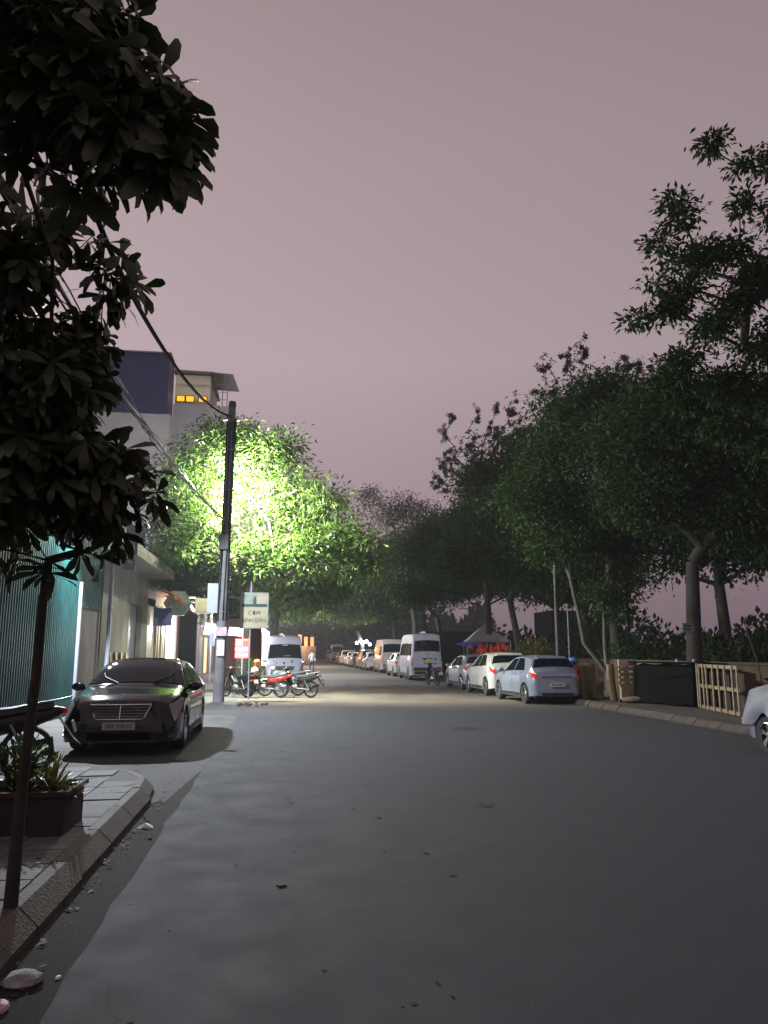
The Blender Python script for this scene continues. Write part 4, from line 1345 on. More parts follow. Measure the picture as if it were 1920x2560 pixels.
# ------------------------------------------------------------------ motorbikes
def make_bike(label, shell, shell2='black', group=None, spoke=True):
    """forward = +Y, ground z=0, wheels 0.62 m"""
    root = thing('motorbike', label, 'motorbike', group=group)
    for yy, nm in ((.63, 'front'), (-.60, 'rear')):
        r = .30
        mt = Matrix.Translation((0, yy, r)) @ Euler((0, R(90), 0)).to_matrix().to_4x4()
        b = MB()
        ring = [(r - .045, -.028), (r - .012, -.034), (r, 0), (r - .012, .034), (r - .045, .028)]
        b.lathe(ring, 24, mt, closed=True)
        wh = b.build('wheel', M['rubber'], root, smooth=40)
        rm = MB().lathe([(r - .05, -.022), (r - .062, 0), (r - .05, .022), (r - .042, 0)], 24, mt, closed=True)
        for k in range(9):
            a = 2 * math.pi * k / 9
            rm.tube([mt @ Vector((.02 * math.cos(a), .02 * math.sin(a), 0)), mt @ Vector(((r - .055) * math.cos(a + .2), (r - .055) * math.sin(a + .2), 0))], .006, 4)
        rm.lathe([(0, -.05), (.045, -.05), (.05, 0), (.045, .05), (0, .05)], 12, mt)
        rm.build('rim', M['dsteel' if shell != 'black' else 'black'], wh, smooth=40)
    # fork and front mudguard
    b = MB()
    for sx in (-.07, .07):
        b.tube([(sx, .63, .30), (sx, .48, .66)], .017, 8)
        b.tube([(sx, .48, .66), (sx * .6, .40, .92)], .013, 8)
    b.build('fork', M['dsteel'], root, smooth=50)
    b = MB()
    arcp = [(.63 + .345 * math.cos(a), .30 + .345 * math.sin(a)) for a in np.linspace(R(15), R(150), 9)]
    vs, fs = [], []
    for (yy, zz) in arcp:
        vs += [(-.055, yy, zz - .03), (-.04, yy, zz), (.04, yy, zz), (.055, yy, zz - .03)]
    for i in range(8):
        for j in range(3):
            fs.append((4 * i + j, 4 * i + j + 1, 4 * i + j + 5, 4 * i + j + 4))
    b.add(vs, fs); b.build('mudguard', M[shell], root, smooth=60)
    # leg shield: curved panel
    b = MB()
    vs, fs = [], []
    prof = [(.36, .92, .09), (.42, .82, .13), (.40, .70, .17), (.34, .56, .19), (.24, .42, .17), (.12, .33, .12)]
    for (yy, zz, hw) in prof:
        for t in (-1, -.5, 0, .5, 1):
            vs.append((hw * t, yy - .10 * t * t, zz))
    for i in range(len(prof) - 1):
        for j in range(4):
            fs.append((5 * i + j, 5 * i + j + 1, 5 * i + j + 6, 5 * i + j + 5))
    o_ = len(vs)
    vs += [(x, yy - .02, zz) for x, yy, zz in vs]
    fs += [tuple(o_ + i for i in f)[::-1] for f in fs]
    b.add(vs, fs); b.build('leg_shield', M[shell], root, smooth=60)
    # headset, head lamp, handlebar, mirrors
    b = MB().ball((0, .37, 1.0), (.12, .10, .085), 12, 8); hd = b.build('headset', M[shell2 if shell != 'paint_mint' else shell], root, smooth=60)
    MB().ball((0, .44, .99), (.075, .045, .055), 12, 8).build('headlight', M['headlight'], hd, smooth=60)
    b = MB().tube([(-.33, .24, 1.03), (-.20, .33, 1.04), (0, .36, 1.02), (.20, .33, 1.04), (.33, .24, 1.03)], .014, 8)
    b.tube([(-.34, .23, 1.03), (-.23, .31, 1.04)], .02, 8); b.tube([(.34, .23, 1.03), (.23, .31, 1.04)], .02, 8)
    hb = b.build('handlebar', M['black'], root, smooth=50)
    for sx in (-1, 1):
        MB().tube([(sx * .20, .33, 1.04), (sx * .26, .30, 1.20)], .006, 6).ball((sx * .28, .30, 1.24), (.065, .012, .04), 10, 6).build('mirror', M['black'], hb, smooth=50)
    # centre spine, engine, side covers, tail
    b = MB().tube([(0, .32, .72), (0, .10, .50), (0, -.12, .48), (0, -.30, .60)], [.06, .055, .06, .08], 10)
    b.build('frame_spine', M['black'], root, smooth=50)
    b = MB().ball((0, .02, .36), (.12, .16, .12), 12, 8).box((0, .12, .34), (.16, .16, .14)).box((.12, .0, .33), (.05, .2, .15))
    b.build('engine', M['dsteel'], root, smooth=40)
    vs, fs = [], []
    secs = [(-.12, .52, .70, .08), (-.35, .50, .76, .13), (-.62, .56, .80, .12), (-.85, .66, .82, .08), (-.98, .74, .80, .04)]
    for (yy, z0, z1, hw) in secs:
        for k in range(8):
            a = 2 * math.pi * k / 8
            vs.append((hw * math.cos(a), yy, (z0 + z1) / 2 + (z1 - z0) / 2 * math.sin(a)))
    for i in range(len(secs) - 1):
        for k in range(8):
            k2 = (k + 1) % 8
            fs.append((8 * i + k, 8 * i + k2, 8 * i + 8 + k2, 8 * i + 8 + k))
    fs.append(tuple(range(8))[::-1]); fs.append(tuple(32 + k for k in range(8)))
    MB().add(vs, fs).build('tail_cover', M[shell], root, smooth=60)
    b = MB(); vs, fs = [], []
    for (yy, z1, hw) in [(.0, .74, .08), (-.15, .78, .12), (-.4, .80, .13), (-.6, .84, .12), (-.85, .87, .09)]:
        vs += [(-hw, yy, z1 - .07), (-hw * .8, yy, z1), (0, yy, z1 + .015), (hw * .8, yy, z1), (hw, yy, z1 - .07)]
    for i in range(4):
        for j in range(4):
            fs.append((5 * i + j, 5 * i + j + 1, 5 * i + j + 6, 5 * i + j + 5))
    fs.append((0, 1, 2, 3, 4)); fs.append((24, 23, 22, 21, 20))
    b.add(vs, fs).build('seat', M['black'], root, smooth=60)
    MB().box((0, -.99, .76), (.13, .04, .06)).build('taillight', M['taillight'], root)
    MB().tube([(-.09, -.60, .84), (-.10, -.95, .90), (0, -1.05, .92), (.10, -.95, .90), (.09, -.60, .84)], .011, 7).build('grab_rail', M['steel' if shell != 'black' else 'dsteel'], root, smooth=50)
    MB().add([(-.05, -.90, .72), (.05, -.90, .72), (.06, -1.08, .46), (-.06, -1.08, .46), (0, -1.20, .36), (-.05, -.92, .71), (.05, -.92, .71), (.06, -1.10, .45), (-.06, -1.10, .45)],
             [(0, 1, 2, 3), (3, 2, 4), (5, 8, 7, 6), (8, 4, 7)]).build('rear_mudguard', M['black'], root)
    MB().box((0, -1.10, .58), (.19, .01, .14), (R(-18), 0, 0)).build('plate', M['plate'], root)
    MB().tube([(.12, .10, .28), (.15, -.15, .26), (.16, -.45, .32), (.17, -.85, .42)], [.02, .022, .045, .04], 10).build('exhaust', M['steel' if shell != 'black' else 'black'], root, smooth=50)
    b = MB()
    for sx in (-.12, .12):
        b.tube([(sx, -.60, .30), (sx, -.42, .62)], .02, 8)
        b.tube([(sx, -.60, .30), (sx, -.10, .34)], .016, 6)
    b.build('swing_arm', M['dsteel'], root, smooth=50)
    MB().tube([(-.05, .0, .30), (-.20, -.05, .02)], .012, 6).build('side_stand', M['black'], root)
    return root


def put_bike(o, x, y, rz, z=0, lean=0):
    o.location = (x, y, z)
    o.rotation_euler = (0, R(lean), R(rz))


BG = 'motorbikes parked by the utility pole'
rb = make_bike('red motorbike with thin spoked wheel, front one of the group before the minibus', 'paint_red', 'paint_red', BG)
put_bike(rb, -.50, 28.45, 74, lean=-5)
mb_ = make_bike('pale mint scooter standing between the red motorbike and the minibus', 'paint_mint', 'paint_mint', BG)
put_bike(mb_, .12, 29.35, 100, lean=-6)
bk = make_bike('black motorbike with grey side panel at the right end of the parked group', 'black', 'black', BG)
put_bike(bk, .62, 28.35, 58, lean=-5)
b4 = dup(bk, (-1.50, 28.7, 0), R(40), 'dark motorbike standing right beside the foot of the utility pole', BG)
b5 = dup(rb, (-3.1, 24.6, 0), R(200), 'red-faired motorbike left of the utility pole behind the black saloon', BG)
b6 = dup(bk, (-3.3, 26.4, 0), R(20), 'dark motorbike left of the pole in front of the dark shop', BG)
b7 = dup(bk, (-3.55, 9.55, .146), R(97), 'dark motorbike on the left pavement, only its shiny tail and rear wheel in view', 'motorbike on the left pavement')
b7.location = (-3.50, 9.75, .15)
b8 = dup(bk, (7.4, 37.6, 0), R(10), 'dark motorbike with lit red tail lamp squeezed beside the tall white minibus', 'motorbike by the right-hand minibus')
# helmet and bags
hm = thing('helmet', 'orange helmet hanging from the handlebar of the red motorbike', 'helmet', (-.80, 28.55, 1.22))
MB().ball((0, 0, 0), (.13, .15, .125), 14, 10).build('helmet_shell', M['orange'], hm, smooth=60)
MB().ball((0, -.06, .0), (.10, .10, .05), 12, 6).build('visor', M['black'], hm, smooth=60)
bagm = MB().ball((0, 0, 0), (.15, .12, .17), 12, 8).tube([(-.05, 0, .14), (0, 0, .26), (.05, 0, .14)], .008, 5)
bg_ = bagm.build('plastic_bag', M['pink'], None, smooth=60, loc=(-.86, 28.42, .90))
tag(bg_, 'pale pink carrier bag hanging below the orange helmet', 'bag')

# ------------------------------------------------------------------ left side: fence, walls, shops
fn = thing('metal_fence', 'tall teal corrugated sheet fence along the left pavement', 'fence', (-5.36, 6.0, 0))
cs = MB()
prof = []
pitch = .15
for k in range(7):
    o_ = k * pitch
    prof += [(o_, 0), (o_ + .05, 0), (o_ + .07, .028), (o_ + .12, .028), (o_ + .14, 0)]
prof.append((1.05, 0))
vs = []
for (yy, xx) in prof: vs += [(xx, yy, 0), (xx, yy, 4.25)]
fs = [(2 * i, 2 * i + 2, 2 * i + 3, 2 * i + 1) for i in range(len(prof) - 1)]
o_ = len(vs)
vs += [(x - .004, yy, z) for x, yy, z in vs]
fs += [tuple(o_ + i for i in f)[::-1] for f in fs]
cs.add(vs, fs)
s0 = cs.build('sheet', M['teal'], fn, loc=(0, 0, .02))
for k in range(1, 15):
    inst(s0, fn, (rnd.uniform(0, .01) + (.006 if k % 2 else 0), k * 1.04, .02 + rnd.uniform(-.02, .03)), (R(rnd.uniform(-.15, .15)), 0, 0))
for k in range(8):
    MB().box((-.07, k * 2.08, 2.1), (.06, .06, 4.2)).build('post', M['dsteel'], fn)
for z in (.7, 2.3, 3.9):
    MB().box((-.04, 7.8, z), (.04, 15.6, .05)).build('rail', M['dsteel'], fn)
wp = MB().box((0, 0, 1.72), (.09, .09, 3.44))
wpo = wp.build('end_post', M['pipe'], fn, loc=(.05, 15.52, 0))

bw = thing('brown_wall_building', 'narrow brown rendered bay with a teal corrugated upper part between fence and drainpipe', 'building', (-5.42, 21.75, 0))
MB().box((-1.5, 1.35, 1.40), (3.0, 2.7, 2.8)).build('wall', M['brownwall'], bw)
b = MB()
vs, fs = [], []
pf = []
for k in range(18):
    o_ = k * .15
    pf += [(o_, 0), (o_ + .05, 0), (o_ + .07, .03), (o_ + .12, .03), (o_ + .14, 0)]
for (yy, xx) in pf: vs += [(.02 + xx, yy, 2.79), (.02 + xx, yy, 5.35)]
for i in range(len(pf) - 1): fs.append((2 * i, 2 * i + 2, 2 * i + 3, 2 * i + 1))
b.add(vs, fs)
b.build('upper_cladding', M['teal'], bw)
MB().box((-1.5, 1.35, 4.07), (3.0, 2.68, 2.54)).build('upper_wall', M['teal'], bw)

dp = thing('drainpipe', 'pale plastic drainpipe with an elbow at the top, left of the grey house', 'pipe', (-5.15, 24.45, 0))
MB().tube([(0, 0, 0), (0, 0, 5.0), (.03, .05, 5.14), (.12, .3, 5.22), (.16, .7, 5.22)], .065, 12).build('pipe', M['pipe'], dp, smooth=60)
for z in (1.2, 2.9, 4.6):
    MB().lathe([(.068, -.03), (.078, -.02), (.078, .02), (.068, .03)], 12, Matrix.Translation((0, 0, z))).build('collar', M['pipe'], dp, smooth=50)

gh = thing('grey_house', 'low stained grey-green plaster house with a dark doorway and concrete eave', 'building', (-5.40, 24.55, 0))
gw = MB()
for (y0, y1, z0, z1) in [(0, 4.3, 0, 4.7), (4.3, 6.9, 3.35, 4.7), (6.9, 8.2, 0, 4.7)]:
    gw.box((-.12, (y0 + y1) / 2, (z0 + z1) / 2), (.24, y1 - y0, z1 - z0))
gw.box((-2.5, .1, 2.35), (4.5, .2, 4.7)); gw.box((-2.5, 8.1, 2.35), (4.5, .2, 4.7))
gw.build('wall', M['greywall'], gh)
MB().box((-.2, 5.6, 1.67), (.06, 2.58, 3.34)).build('door', M['darkdoor'], gh)
MB().box((.30, 4.1, 4.62), (1.35, 8.6, .16)).box((.93, 4.1, 4.80), (.09, 8.6, .22)).build('eave', M['greywall'], gh)
MB().box((-2.4, 4.1, 4.75), (4.9, 8.1, .12)).build('roof', M['dsteel'], gh)
for k in range(4):
    o = MB().box((.10 + .02 * k, 1.4 + k * .75, .80), (.05, .22 + .05 * k, 1.5), (R(4 - 3 * k), R(-6), 0)).build('leaning_board', M['wood'], None, loc=(-5.40, 24.55, .03))
    tag(o, ['short pale board leaning on the grey house, nearest the drainpipe', 'second pale board leaning on the grey house', 'third pale board leaning on the grey house', 'wide pale board leaning on the grey house nearest its dark doorway'][k], 'board', 'boards leaning on the grey house')
ac = thing('sign_box', 'white oblong sign box fixed under the eave beside the drainpipe', 'sign', (-4.82, 25.55, 4.86))
MB().box((0, 0, 0), (.60, .10, .26)).build('box', M['white'], ac)
mt_ = thing('electric_meter', 'small grey meter box below the white sign box', 'meter box', (-4.86, 25.6, 4.40))
MB().box((0, 0, 0), (.36, .14, .42)).build('case', M['dsteel'], mt_)
MB().lathe([(0, .0), (.07, 0), (.07, .02), (0, .02)], 14, Matrix.Translation((0.02, -.072, .06)) @ Euler((R(90), 0, 0)).to_matrix().to_4x4()).build('dial', M['white'], mt_)

sp = thing('shop_house', 'open shopfront with rust-red awning and a brightly lit doorway', 'shop', (-5.40, 32.85, 0))
MB().box((-.12, .9, 1.9), (.24, 1.8, 3.8)).box((-.12, 5.0, 3.85), (.24, 10.0, .7)).box((-2.5, 9.95, 1.9), (4.8, .2, 3.8)).box((-2.5, .1, 1.9), (4.8, .2, 3.8)).build('wall', M['signcream'], sp)
MB().box((-2.6, 5.0, 4.3), (5.2, 10.0, .12)).build('roof', M['dsteel'], sp)
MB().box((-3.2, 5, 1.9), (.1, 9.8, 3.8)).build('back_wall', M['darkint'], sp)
MB().box((-.06, 6.3, 1.62), (.06, 2.7, 3.20)).build('lit_interior', M['litwhite'], sp)
for k, (yy, wd, mm) in enumerate([(1.95, .25, 'wood'), (2.6, .35, 'wood'), (3.5, .2, 'signcream'), (4.0, .28, 'signcream'), (4.7, .16, 'wood'), (7.75, .18, 'offwhite'), (8.4, .22, 'pink'), (9.3, .2, 'wooddark')]):
    MB().box((.02, yy, 1.75), (.16, wd, 3.5)).build('post', M[mm], sp)
MB().box((-.05, 3.4, 1.7), (.05, 2.4, 3.3)).build('panel', M['wood'], sp)
aw = MB()
vs = []
for i in range(13):
    yy = -.3 + i * .74
    sag = .05 * math.sin(i * 1.3)
    vs += [(-.02, yy, 4.25), (.55, yy, 4.12 + sag), (1.05, yy, 3.92 + sag), (1.08, yy, 3.70 + sag)]
fs = [(4 * i + j, 4 * i + 4 + j, 4 * i + 5 + j, 4 * i + 1 + j) for i in range(12) for j in range(3)]
aw.add(vs, fs)
aw.build('awning', M['awning'], sp, smooth=50)
o = thing('shop_sign', 'square dark blue sign hanging beside the timber posts', 'sign', (-4.95, 33.8, 3.05))
MB().box((0, 0, 0), (.75, .05, .75)).build('panel', M['navy'], o)
MB().box((-.05, 0, .42), (.9, .03, .03)).build('bracket', M['dsteel'], o)
gs = thing('shop_sign', 'large grey-green hexagonal sign under the rust-red awning', 'sign', (-4.55, 35.3, 3.72))
MB().lathe([(0, -.03), (.62, -.03), (.62, .03), (0, .03)], 6, Euler((R(90), 0, 0)).to_matrix().to_4x4()).build('panel', M['signgreen'], gs)
MB().box((-.35, 0, .30), (.7, .03, .03)).build('bracket', M['dsteel'], gs)
tl = thing('tube_lamp', 'bright tilted fluorescent tube hanging below the end of the red awning', 'lamp', (-4.10, 36.6, 3.72))
MB().tube([(-.20, 0, .28), (.14, 0, -.28)], .055, 10).build('tube', M['tube'], tl)
MB().tube([(-.24, 0, .30), (-.02, 0, .36), (.20, 0, .34)], .05, 8).build('fitting', M['white'], tl)
o = thing('canopy', 'thin grey metal canopy over the dark shop beyond the lit doorway', 'canopy', (-5.3, 41.0, 3.9))
MB().box((.8, 1.5, .1), (1.9, 9.5, .05), (0, R(6), 0)).build('canopy_sheet', M['dsteel'], o)
MB().box((1.7, 1.5, -.05), (.08, 9.5, .14)).build('front_beam', M['offwhite'], o)
for yy in (-3, 1, 5.8):
    MB().box((1.7, yy, -1.95), (.07, .07, 3.9)).build('post', M['dsteel'], o)
cs_ = thing('shop_sign', 'cream box sign at the front of the grey metal canopy', 'sign', (-3.55, 37.2, 3.72))
MB().box((0, 0, 0), (.85, .18, .72)).build('box', M['signcream'], cs_)
MB().box((-.3, .3, .40), (.05, .8, .05)).build('bracket', M['dsteel'], cs_)
ls = thing('light_box', 'square lit white box sign fixed to the left of the utility pole', 'sign', (-2.28, 26.15, 2.33))
MB().box((-.02, 0, 0), (.34, .10, .38), (0, R(8), 0)).build('box', M['litsign'], ls)
MB().ball((.24, 0, .05), (.10, .06, .06), 10, 6).build('lamp_globe', M['litsign'], ls, smooth=50)
MB().tube([(.1, 0, .05), (.42, 0, .03)], .02, 6).build('bracket', M['dsteel'], ls)

ds = thing('dark_shop', 'unlit shop interior behind the motorbikes left of the pole', 'shop', (-5.4, 42.9, 0))
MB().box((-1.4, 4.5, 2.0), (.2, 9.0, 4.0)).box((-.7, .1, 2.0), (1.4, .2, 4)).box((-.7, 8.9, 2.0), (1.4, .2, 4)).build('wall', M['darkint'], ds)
MB().box((-.7, 4.5, 4.1), (1.6, 9.2, .2)).build('roof', M['dsteel'], ds)
for k in range(3):
    MB().box((-.9, 1.6 + 2.6 * k, .5), (.7, .9, .9)).build('crate', M['wooddark'], ds)
# low row further on, behind the floodlit tree
for k, (y0, ln, h, m_, lab) in enumerate([(52.2, 14, 5.2, 'brownwall', 'low brown shop row beyond the floodlit tree'), (84.5, 18, 5.5, 'greywall', 'grey house row far along the left side'), (103.5, 26, 7.0, 'creamwall', 'cream house at the far left end of the street')]):
    hs_ = thing('street_house', lab, 'building', (-5.4, y0, 0))
    MB().box((-3, ln / 2, h / 2), (6, ln, h)).build('wall', M[m_], hs_)
    MB().box((-2.9, ln / 2, h + .08), (6.4, ln + .1, .16)).build('roof', M['dsteel'], hs_)
    q = 0
    yy = 1.5
    while yy < ln - 2:
        lit = (k, q) in ((0, 1), (1, 0), (2, 1), (3, 0), (3, 2))
        MB().box((.012, yy + .9, 1.35), (.05, 2.2, 2.5)).build('shutter' if not lit else 'lit_shopfront', M['litwarm'] if lit else M['dsteel'], hs_)
        f = MB().box((.02, yy + .9, h - 1.3), (.05, 1.1, 1.2)).build('window', M['offwhite'], hs_)
        MB().box((.05, yy + .9, h - 1.3), (.012, .95, 1.05)).build('pane', M['glass'], f)
        yy += 3.6
        q += 1

# maroon roller banner / kiosk side next to the minibus
kz = thing('kiosk', 'maroon street kiosk with hanging posters between the sign and the minibus', 'kiosk', (-1.62, 33.6, 0))
MB().box((0, .6, 1.5), (1.7, 1.2, 3.0)).build('wall', M['maroon'], kz)
MB().box((0, .5, 3.05), (2.0, 1.7, .08), (R(-4), 0, 0)).build('roof', M['terracotta'], kz)
MB().box((.45, -.03, 1.5), (.4, .04, 2.6)).build('panel', M['maroon'], kz)

ps = thing('price_board', 'red lit poster board with white blocks on a thin post', 'sign', (-1.42, 29.9, 0))
pb = MB().box((0, 0, 1.72), (.50, .05, .72)).build('board', M['red'], ps)
for r_ in range(3):
    for c_ in range(2):
        if (r_, c_) == (0, 1): continue
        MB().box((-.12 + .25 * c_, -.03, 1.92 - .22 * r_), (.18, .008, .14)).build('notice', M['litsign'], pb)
MB().box((0, -.03, 2.045), (.46, .008, .05)).build('header', M['orange'], pb)
MB().tube([(.03, -.07, 0), (.03, -.07, 2.5)], .018, 8).build('post', M['pipe'], ps)
wsn_ = thing('cloth_sign', 'white cloth notice hanging from a wire right of the pole', 'sign', (-1.50, 27.2, 2.28))
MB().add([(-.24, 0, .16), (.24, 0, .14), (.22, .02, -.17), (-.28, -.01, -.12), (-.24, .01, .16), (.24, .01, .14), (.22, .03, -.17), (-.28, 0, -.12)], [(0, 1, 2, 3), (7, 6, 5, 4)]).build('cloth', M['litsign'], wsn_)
MB().tube([(-.4, 0, .17), (.5, 0, .15)], .006, 5).build('wire', M['cable'], wsn_)

# sign COM BINH DAN
sg = thing('shop_sign', 'cream sign reading CƠM BÌNH DÂN above the red poster', 'sign', (-.90, 27.0, 3.0))
MB().box((0, 0, 0), (.92, .06, 1.22)).build('panel', M['signcream'], sg)
MB().box((-.18, -.034, .42), (.52, .008, .34)).build('picture', M['signgreen'], sg)
MB().add([(-.05, -.04, .22), (.07, -.04, .22), (.045, -.04, .42), (.01, -.04, .52), (-.03, -.04, .42)], [(0, 1, 2, 3, 4)]).build('bottle_picture', M['signdark'], sg)
MB().box((0, -.036, .17), (.86, .010, .10)).build('band', M['signdark'], sg)
text_mesh('lettering', 'CƠM', .20, M['signdark'], sg, (0, -.036, -.10), (R(90), 0, 0), .004, .95)
text_mesh('lettering', 'BÌNH DÂN', .19, M['signdark'], sg, (0, -.036, -.345), (R(90), 0, 0), .004, .88)
fr = MB()
for z in (.60, -.60): fr.box((0, .0, z), (.96, .07, .03))
for x in (-.47, .47): fr.box((x, 0, 0), (.03, .07, 1.17))
fr.build('frame', M['dsteel'], sg)
MB().tube([(-.12, .06, -3.0), (-.12, .06, 1.0)], .025, 8).build('post', M['pipe'], sg)
MB().box((-.55, .05, .45), (.6, .03, .03)).build('bracket', M['dsteel'], sg)

# utility pole
up = thing('utility_pole', 'leaning grey concrete utility pole with cables and meter boxes', 'utility pole', (-1.93, 26.1, 0))
PL = [(0, 0, -.1), (.03, 0, 3), (.06, 0, 6), (.10, 0, 9.95)]
MB().tube(PL, [.185, .170, .150, .125], 14).build('shaft', M['pole'], up, smooth=50)
MB().tube([(.10, 0, 9.95), (.10, 0, 10.15)], [.14, .12], 12).build('cap', M['black'], up)
MB().box((.10, -.02, 9.5), (.55, .07, .07)).build('cross_arm', M['dsteel'], up)
for k, x in enumerate((-.12, .10, .32)):
    MB().lathe([(.0, 0), (.04, 0), (.03, .03), (.045, .05), (.02, .09), (0, .1)], 10, Matrix.Translation((x, -.02, 9.54))).build('insulator', M['offwhite'], up, smooth=40)
MB().box((-.30, -.02, 3.35), (.34, .26, .95)).build('cabinet', M['pipe'], up)
MB().box((-.27, -.02, 2.0), (.16, .16, .42)).build('cabinet', M['pipe'], up)
MB().box((.03, -.22, 2.25), (.34, .16, .28)).build('meter_box', M['pink'], up)
MB().box((.02, -.20, 1.72), (.24, .10, .50)).build('notice', M['offwhite'], up)
MB().box((.0, -.22, 5.2), (.30, .24, .5)).build('junction_box', M['black'], up)
bun = MB()
for k in range(7):
    a = k * .9
    bun.tube([(.05 + .17 * math.cos(a) * .9, -.12 - .05 * math.sin(a * 2), z_) if False else (.03 * z_ / 3 + .15 * math.cos(a + z_ * .12), -.15 + .03 * math.sin(a * 3 + z_), z_) for z_ in np.linspace(2.6, 9.4, 12)], .014, 5)
bun.build('riser_cables', M['cable'], up)
for z_ in (2.9, 4.2, 5.6, 7.0, 8.4):
    MB().lathe([(.175, -.02), (.182, 0), (.175, .02)], 14, Matrix.Translation((.012 * z_, 0, z_))).build('strap', M['dsteel'], up)
for k, (x0, z0, dx) in enumerate([(.22, 8.8, .18), (.2, 9.3, .1)]):
    MB().ball((x0 - .0, -.05, z0), (.09, .09, .26), 10, 7).build('splice_box', M['black'], up, smooth=50)


def cable(name, label, pts_fn, rads, m='cable', group=None, seg=7, n=40):
    b = MB()
    for (ox, oz, r_) in rads:
        b.tube([pts_fn(t, ox, oz) for t in np.linspace(0, 1, n)], r_, seg)
    o = b.build(name, M[m], None, smooth=60)
    tag(o, label, 'cable', group)
    return o


def hi(t, ox, oz):
    y = 25.98 - 35 * t
    return (-1.85 - .35 * t + ox, y, 6.10 + .048 * abs(y - 8.5) ** 1.5 + oz)


def lo(t, ox, oz):
    y = 25.95 - 35 * t
    ph = 26 * t * 6.28 / 4
    return (-1.92 - .33 * t + ox * math.cos(ph) + oz * .5 * math.sin(ph), y, 4.85 + .0165 * abs(y - 9.5) ** 1.5 + oz * math.cos(ph) - ox * .5 * math.sin(ph))


cable('overhead_cable', 'thick black overhead cable running from the pole top over the camera', hi, [(0, 0, .032), (.02, -.045, .020)], n=60)
cable('cable_bundle', 'tangled lower bundle of glinting cables running from mid pole into the leaves', lo,
      [(0, 0, .022), (.05, .03, .012), (-.04, .05, .010), (.03, -.05, .014), (-.06, -.03, .009), (.02, .08, .008)], m='cablegloss', n=90, seg=5)
cable('thin_wire', 'thin wire running away from the pole toward the far end of the street', lambda t, ox, oz: (-1.85 - .1 * t + ox, 26.3 + 40 * t, 9.3 - 6.5 * t * (1 - t) * .5 + oz - .3 * t), [(0, 0, .012)])
cable('thin_wire', 'pair of fine wires crossing the sky gap between the right-hand trees', lambda t, ox, oz: (12 + 14 * t, 40 + 5 * t, 5.6 + 2.6 * t - 1.2 * t * (1 - t) + oz), [(0, 0, .014), (0, -.7, .014)])

# ------------------------------------------------------------------ tall buildings upper left
# these stand well behind the shop row
B1 = thing('tall_house', 'tall grey house topped by a navy rooftop box', 'building', (-8.5, 44.0, 0))
MB().box((-1.4, 3.0, 7.55), (6.6, 6.0, 15.1)).build('wall', M['palewall'], B1)
b = MB().box((-.9, 1.1, 16.95), (5.2, 2.1, 3.7)); b.build('rooftop_box', M['navy'], B1)
MB().box((-.9, 1.1, 18.84), (5.4, 2.3, .08)).build('roof', M['dsteel'], B1)
for x in (-2.35, -2.0):
    MB().tube([(x, .3, 18.85), (x, .3, 23.4)], .04, 6).build('antenna_mast', M['cable'], B1)
for z in (4, 8, 12):
    f = MB().box((.4, -.03, z), (1.2, .08, 1.3)).build('window', M['offwhite'], B1)
    MB().box((.4, -.08, z), (1.05, .03, 1.15)).build('pane', M['glass'], f)
B2 = thing('tall_house', 'pale multi-storey house with cream top floor and three orange lit windows', 'building', (-4.9, 48.0, 0))
MB().box((-.35, 3, 8.5), (3.6, 6, 17.0)).build('wall', M['palewall'], B2)
MB().box((-1.05, 3.1, 18.10), (2.2, 5.0, 2.2)).build('top_floor', M['creamwall'], B2)
MB().box((-1.0, 3.0, 19.30), (2.5, 5.8, .08), (0, R(1.0), 0)).build('roof', M['dsteel'], B2)
MB().box((-1.05, .55, 18.45), (2.1, .12, .06)).build('ledge', M['offwhite'], B2)
for x in (-1.78, -1.20, -.40):
    f = MB().box((x, .585, 17.58), (.56, .06, .42)).build('window', M['black'], B2)
    MB().box((x, .545, 17.58), (.46, .03, .34)).build('pane', M['litorange'], f)
rk = MB()
for x in (.85, 1.15): rk.tube([(x, .5, 17.0), (x, .5, 19.15)], .03, 6)
for z in (17.6, 18.1, 18.6): rk.tube([(.3, .5, z), (1.2, .5, z)], .02, 5)
rk.build('steel_rack', M['dsteel'], B2)
MB().add([(.10, .1, 19.25), (1.5, .1, 19.15), (1.75, 3, 19.02), (.10, 3, 19.1), (.10, .1, 19.3), (1.5, .1, 19.21), (1.75, 3, 19.08), (.10, 3, 19.16)], [(0, 1, 2, 3), (7, 6, 5, 4), (0, 4, 5, 1), (1, 5, 6, 2)]).build('sheet_canopy', M['dsteel'], B2)
for z in (4.5, 8.5, 12.5):
    for x in (-1.3, .4):
        f = MB().box((x, -.03, z), (1.0, .08, 1.3)).build('window', M['offwhite'], B2)
        MB().box((x, -.08, z), (.85, .03, 1.15)).build('pane', M['glass'], f)
B3 = thing('tall_house', 'plain pale block just right of the pole top, behind the bright tree', 'building', (-2.7, 49.5, 0))
MB().box((0, 3, 8.1), (1.7, 6, 16.3)).build('wall', M['palewall'], B3)
MB().box((0, 3, 16.3), (1.8, 6.1, .10)).build('parapet', M['offwhite'], B3)
for b_, k_ in ((B1, 1.55), (B2, 1.55), (B3, 2.0)):
    b_.location = (b_.location.x * k_, b_.location.y * k_, 1.6 - 1.6 * k_)
    b_.scale = (k_, k_, k_)
# far silhouettes right
fb = thing('far_building', 'distant dark block with a toothed rooftop frame in the right sky gap', 'building', (27.5, 72, 0))
MB().box((0, 0, 2.7), (5.0, 5, 5.4)).build('wall', M['darkint'], fb)
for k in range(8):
    MB().box((-1.9 + .52 * k, -2.3, 5.9), (.10, .1, 1.0)).build('roof_post', M['darkint'], fb)
MB().box((-.1, -2.3, 6.2), (3.9, .08, .08)).build('roof_rail', M['darkint'], fb)

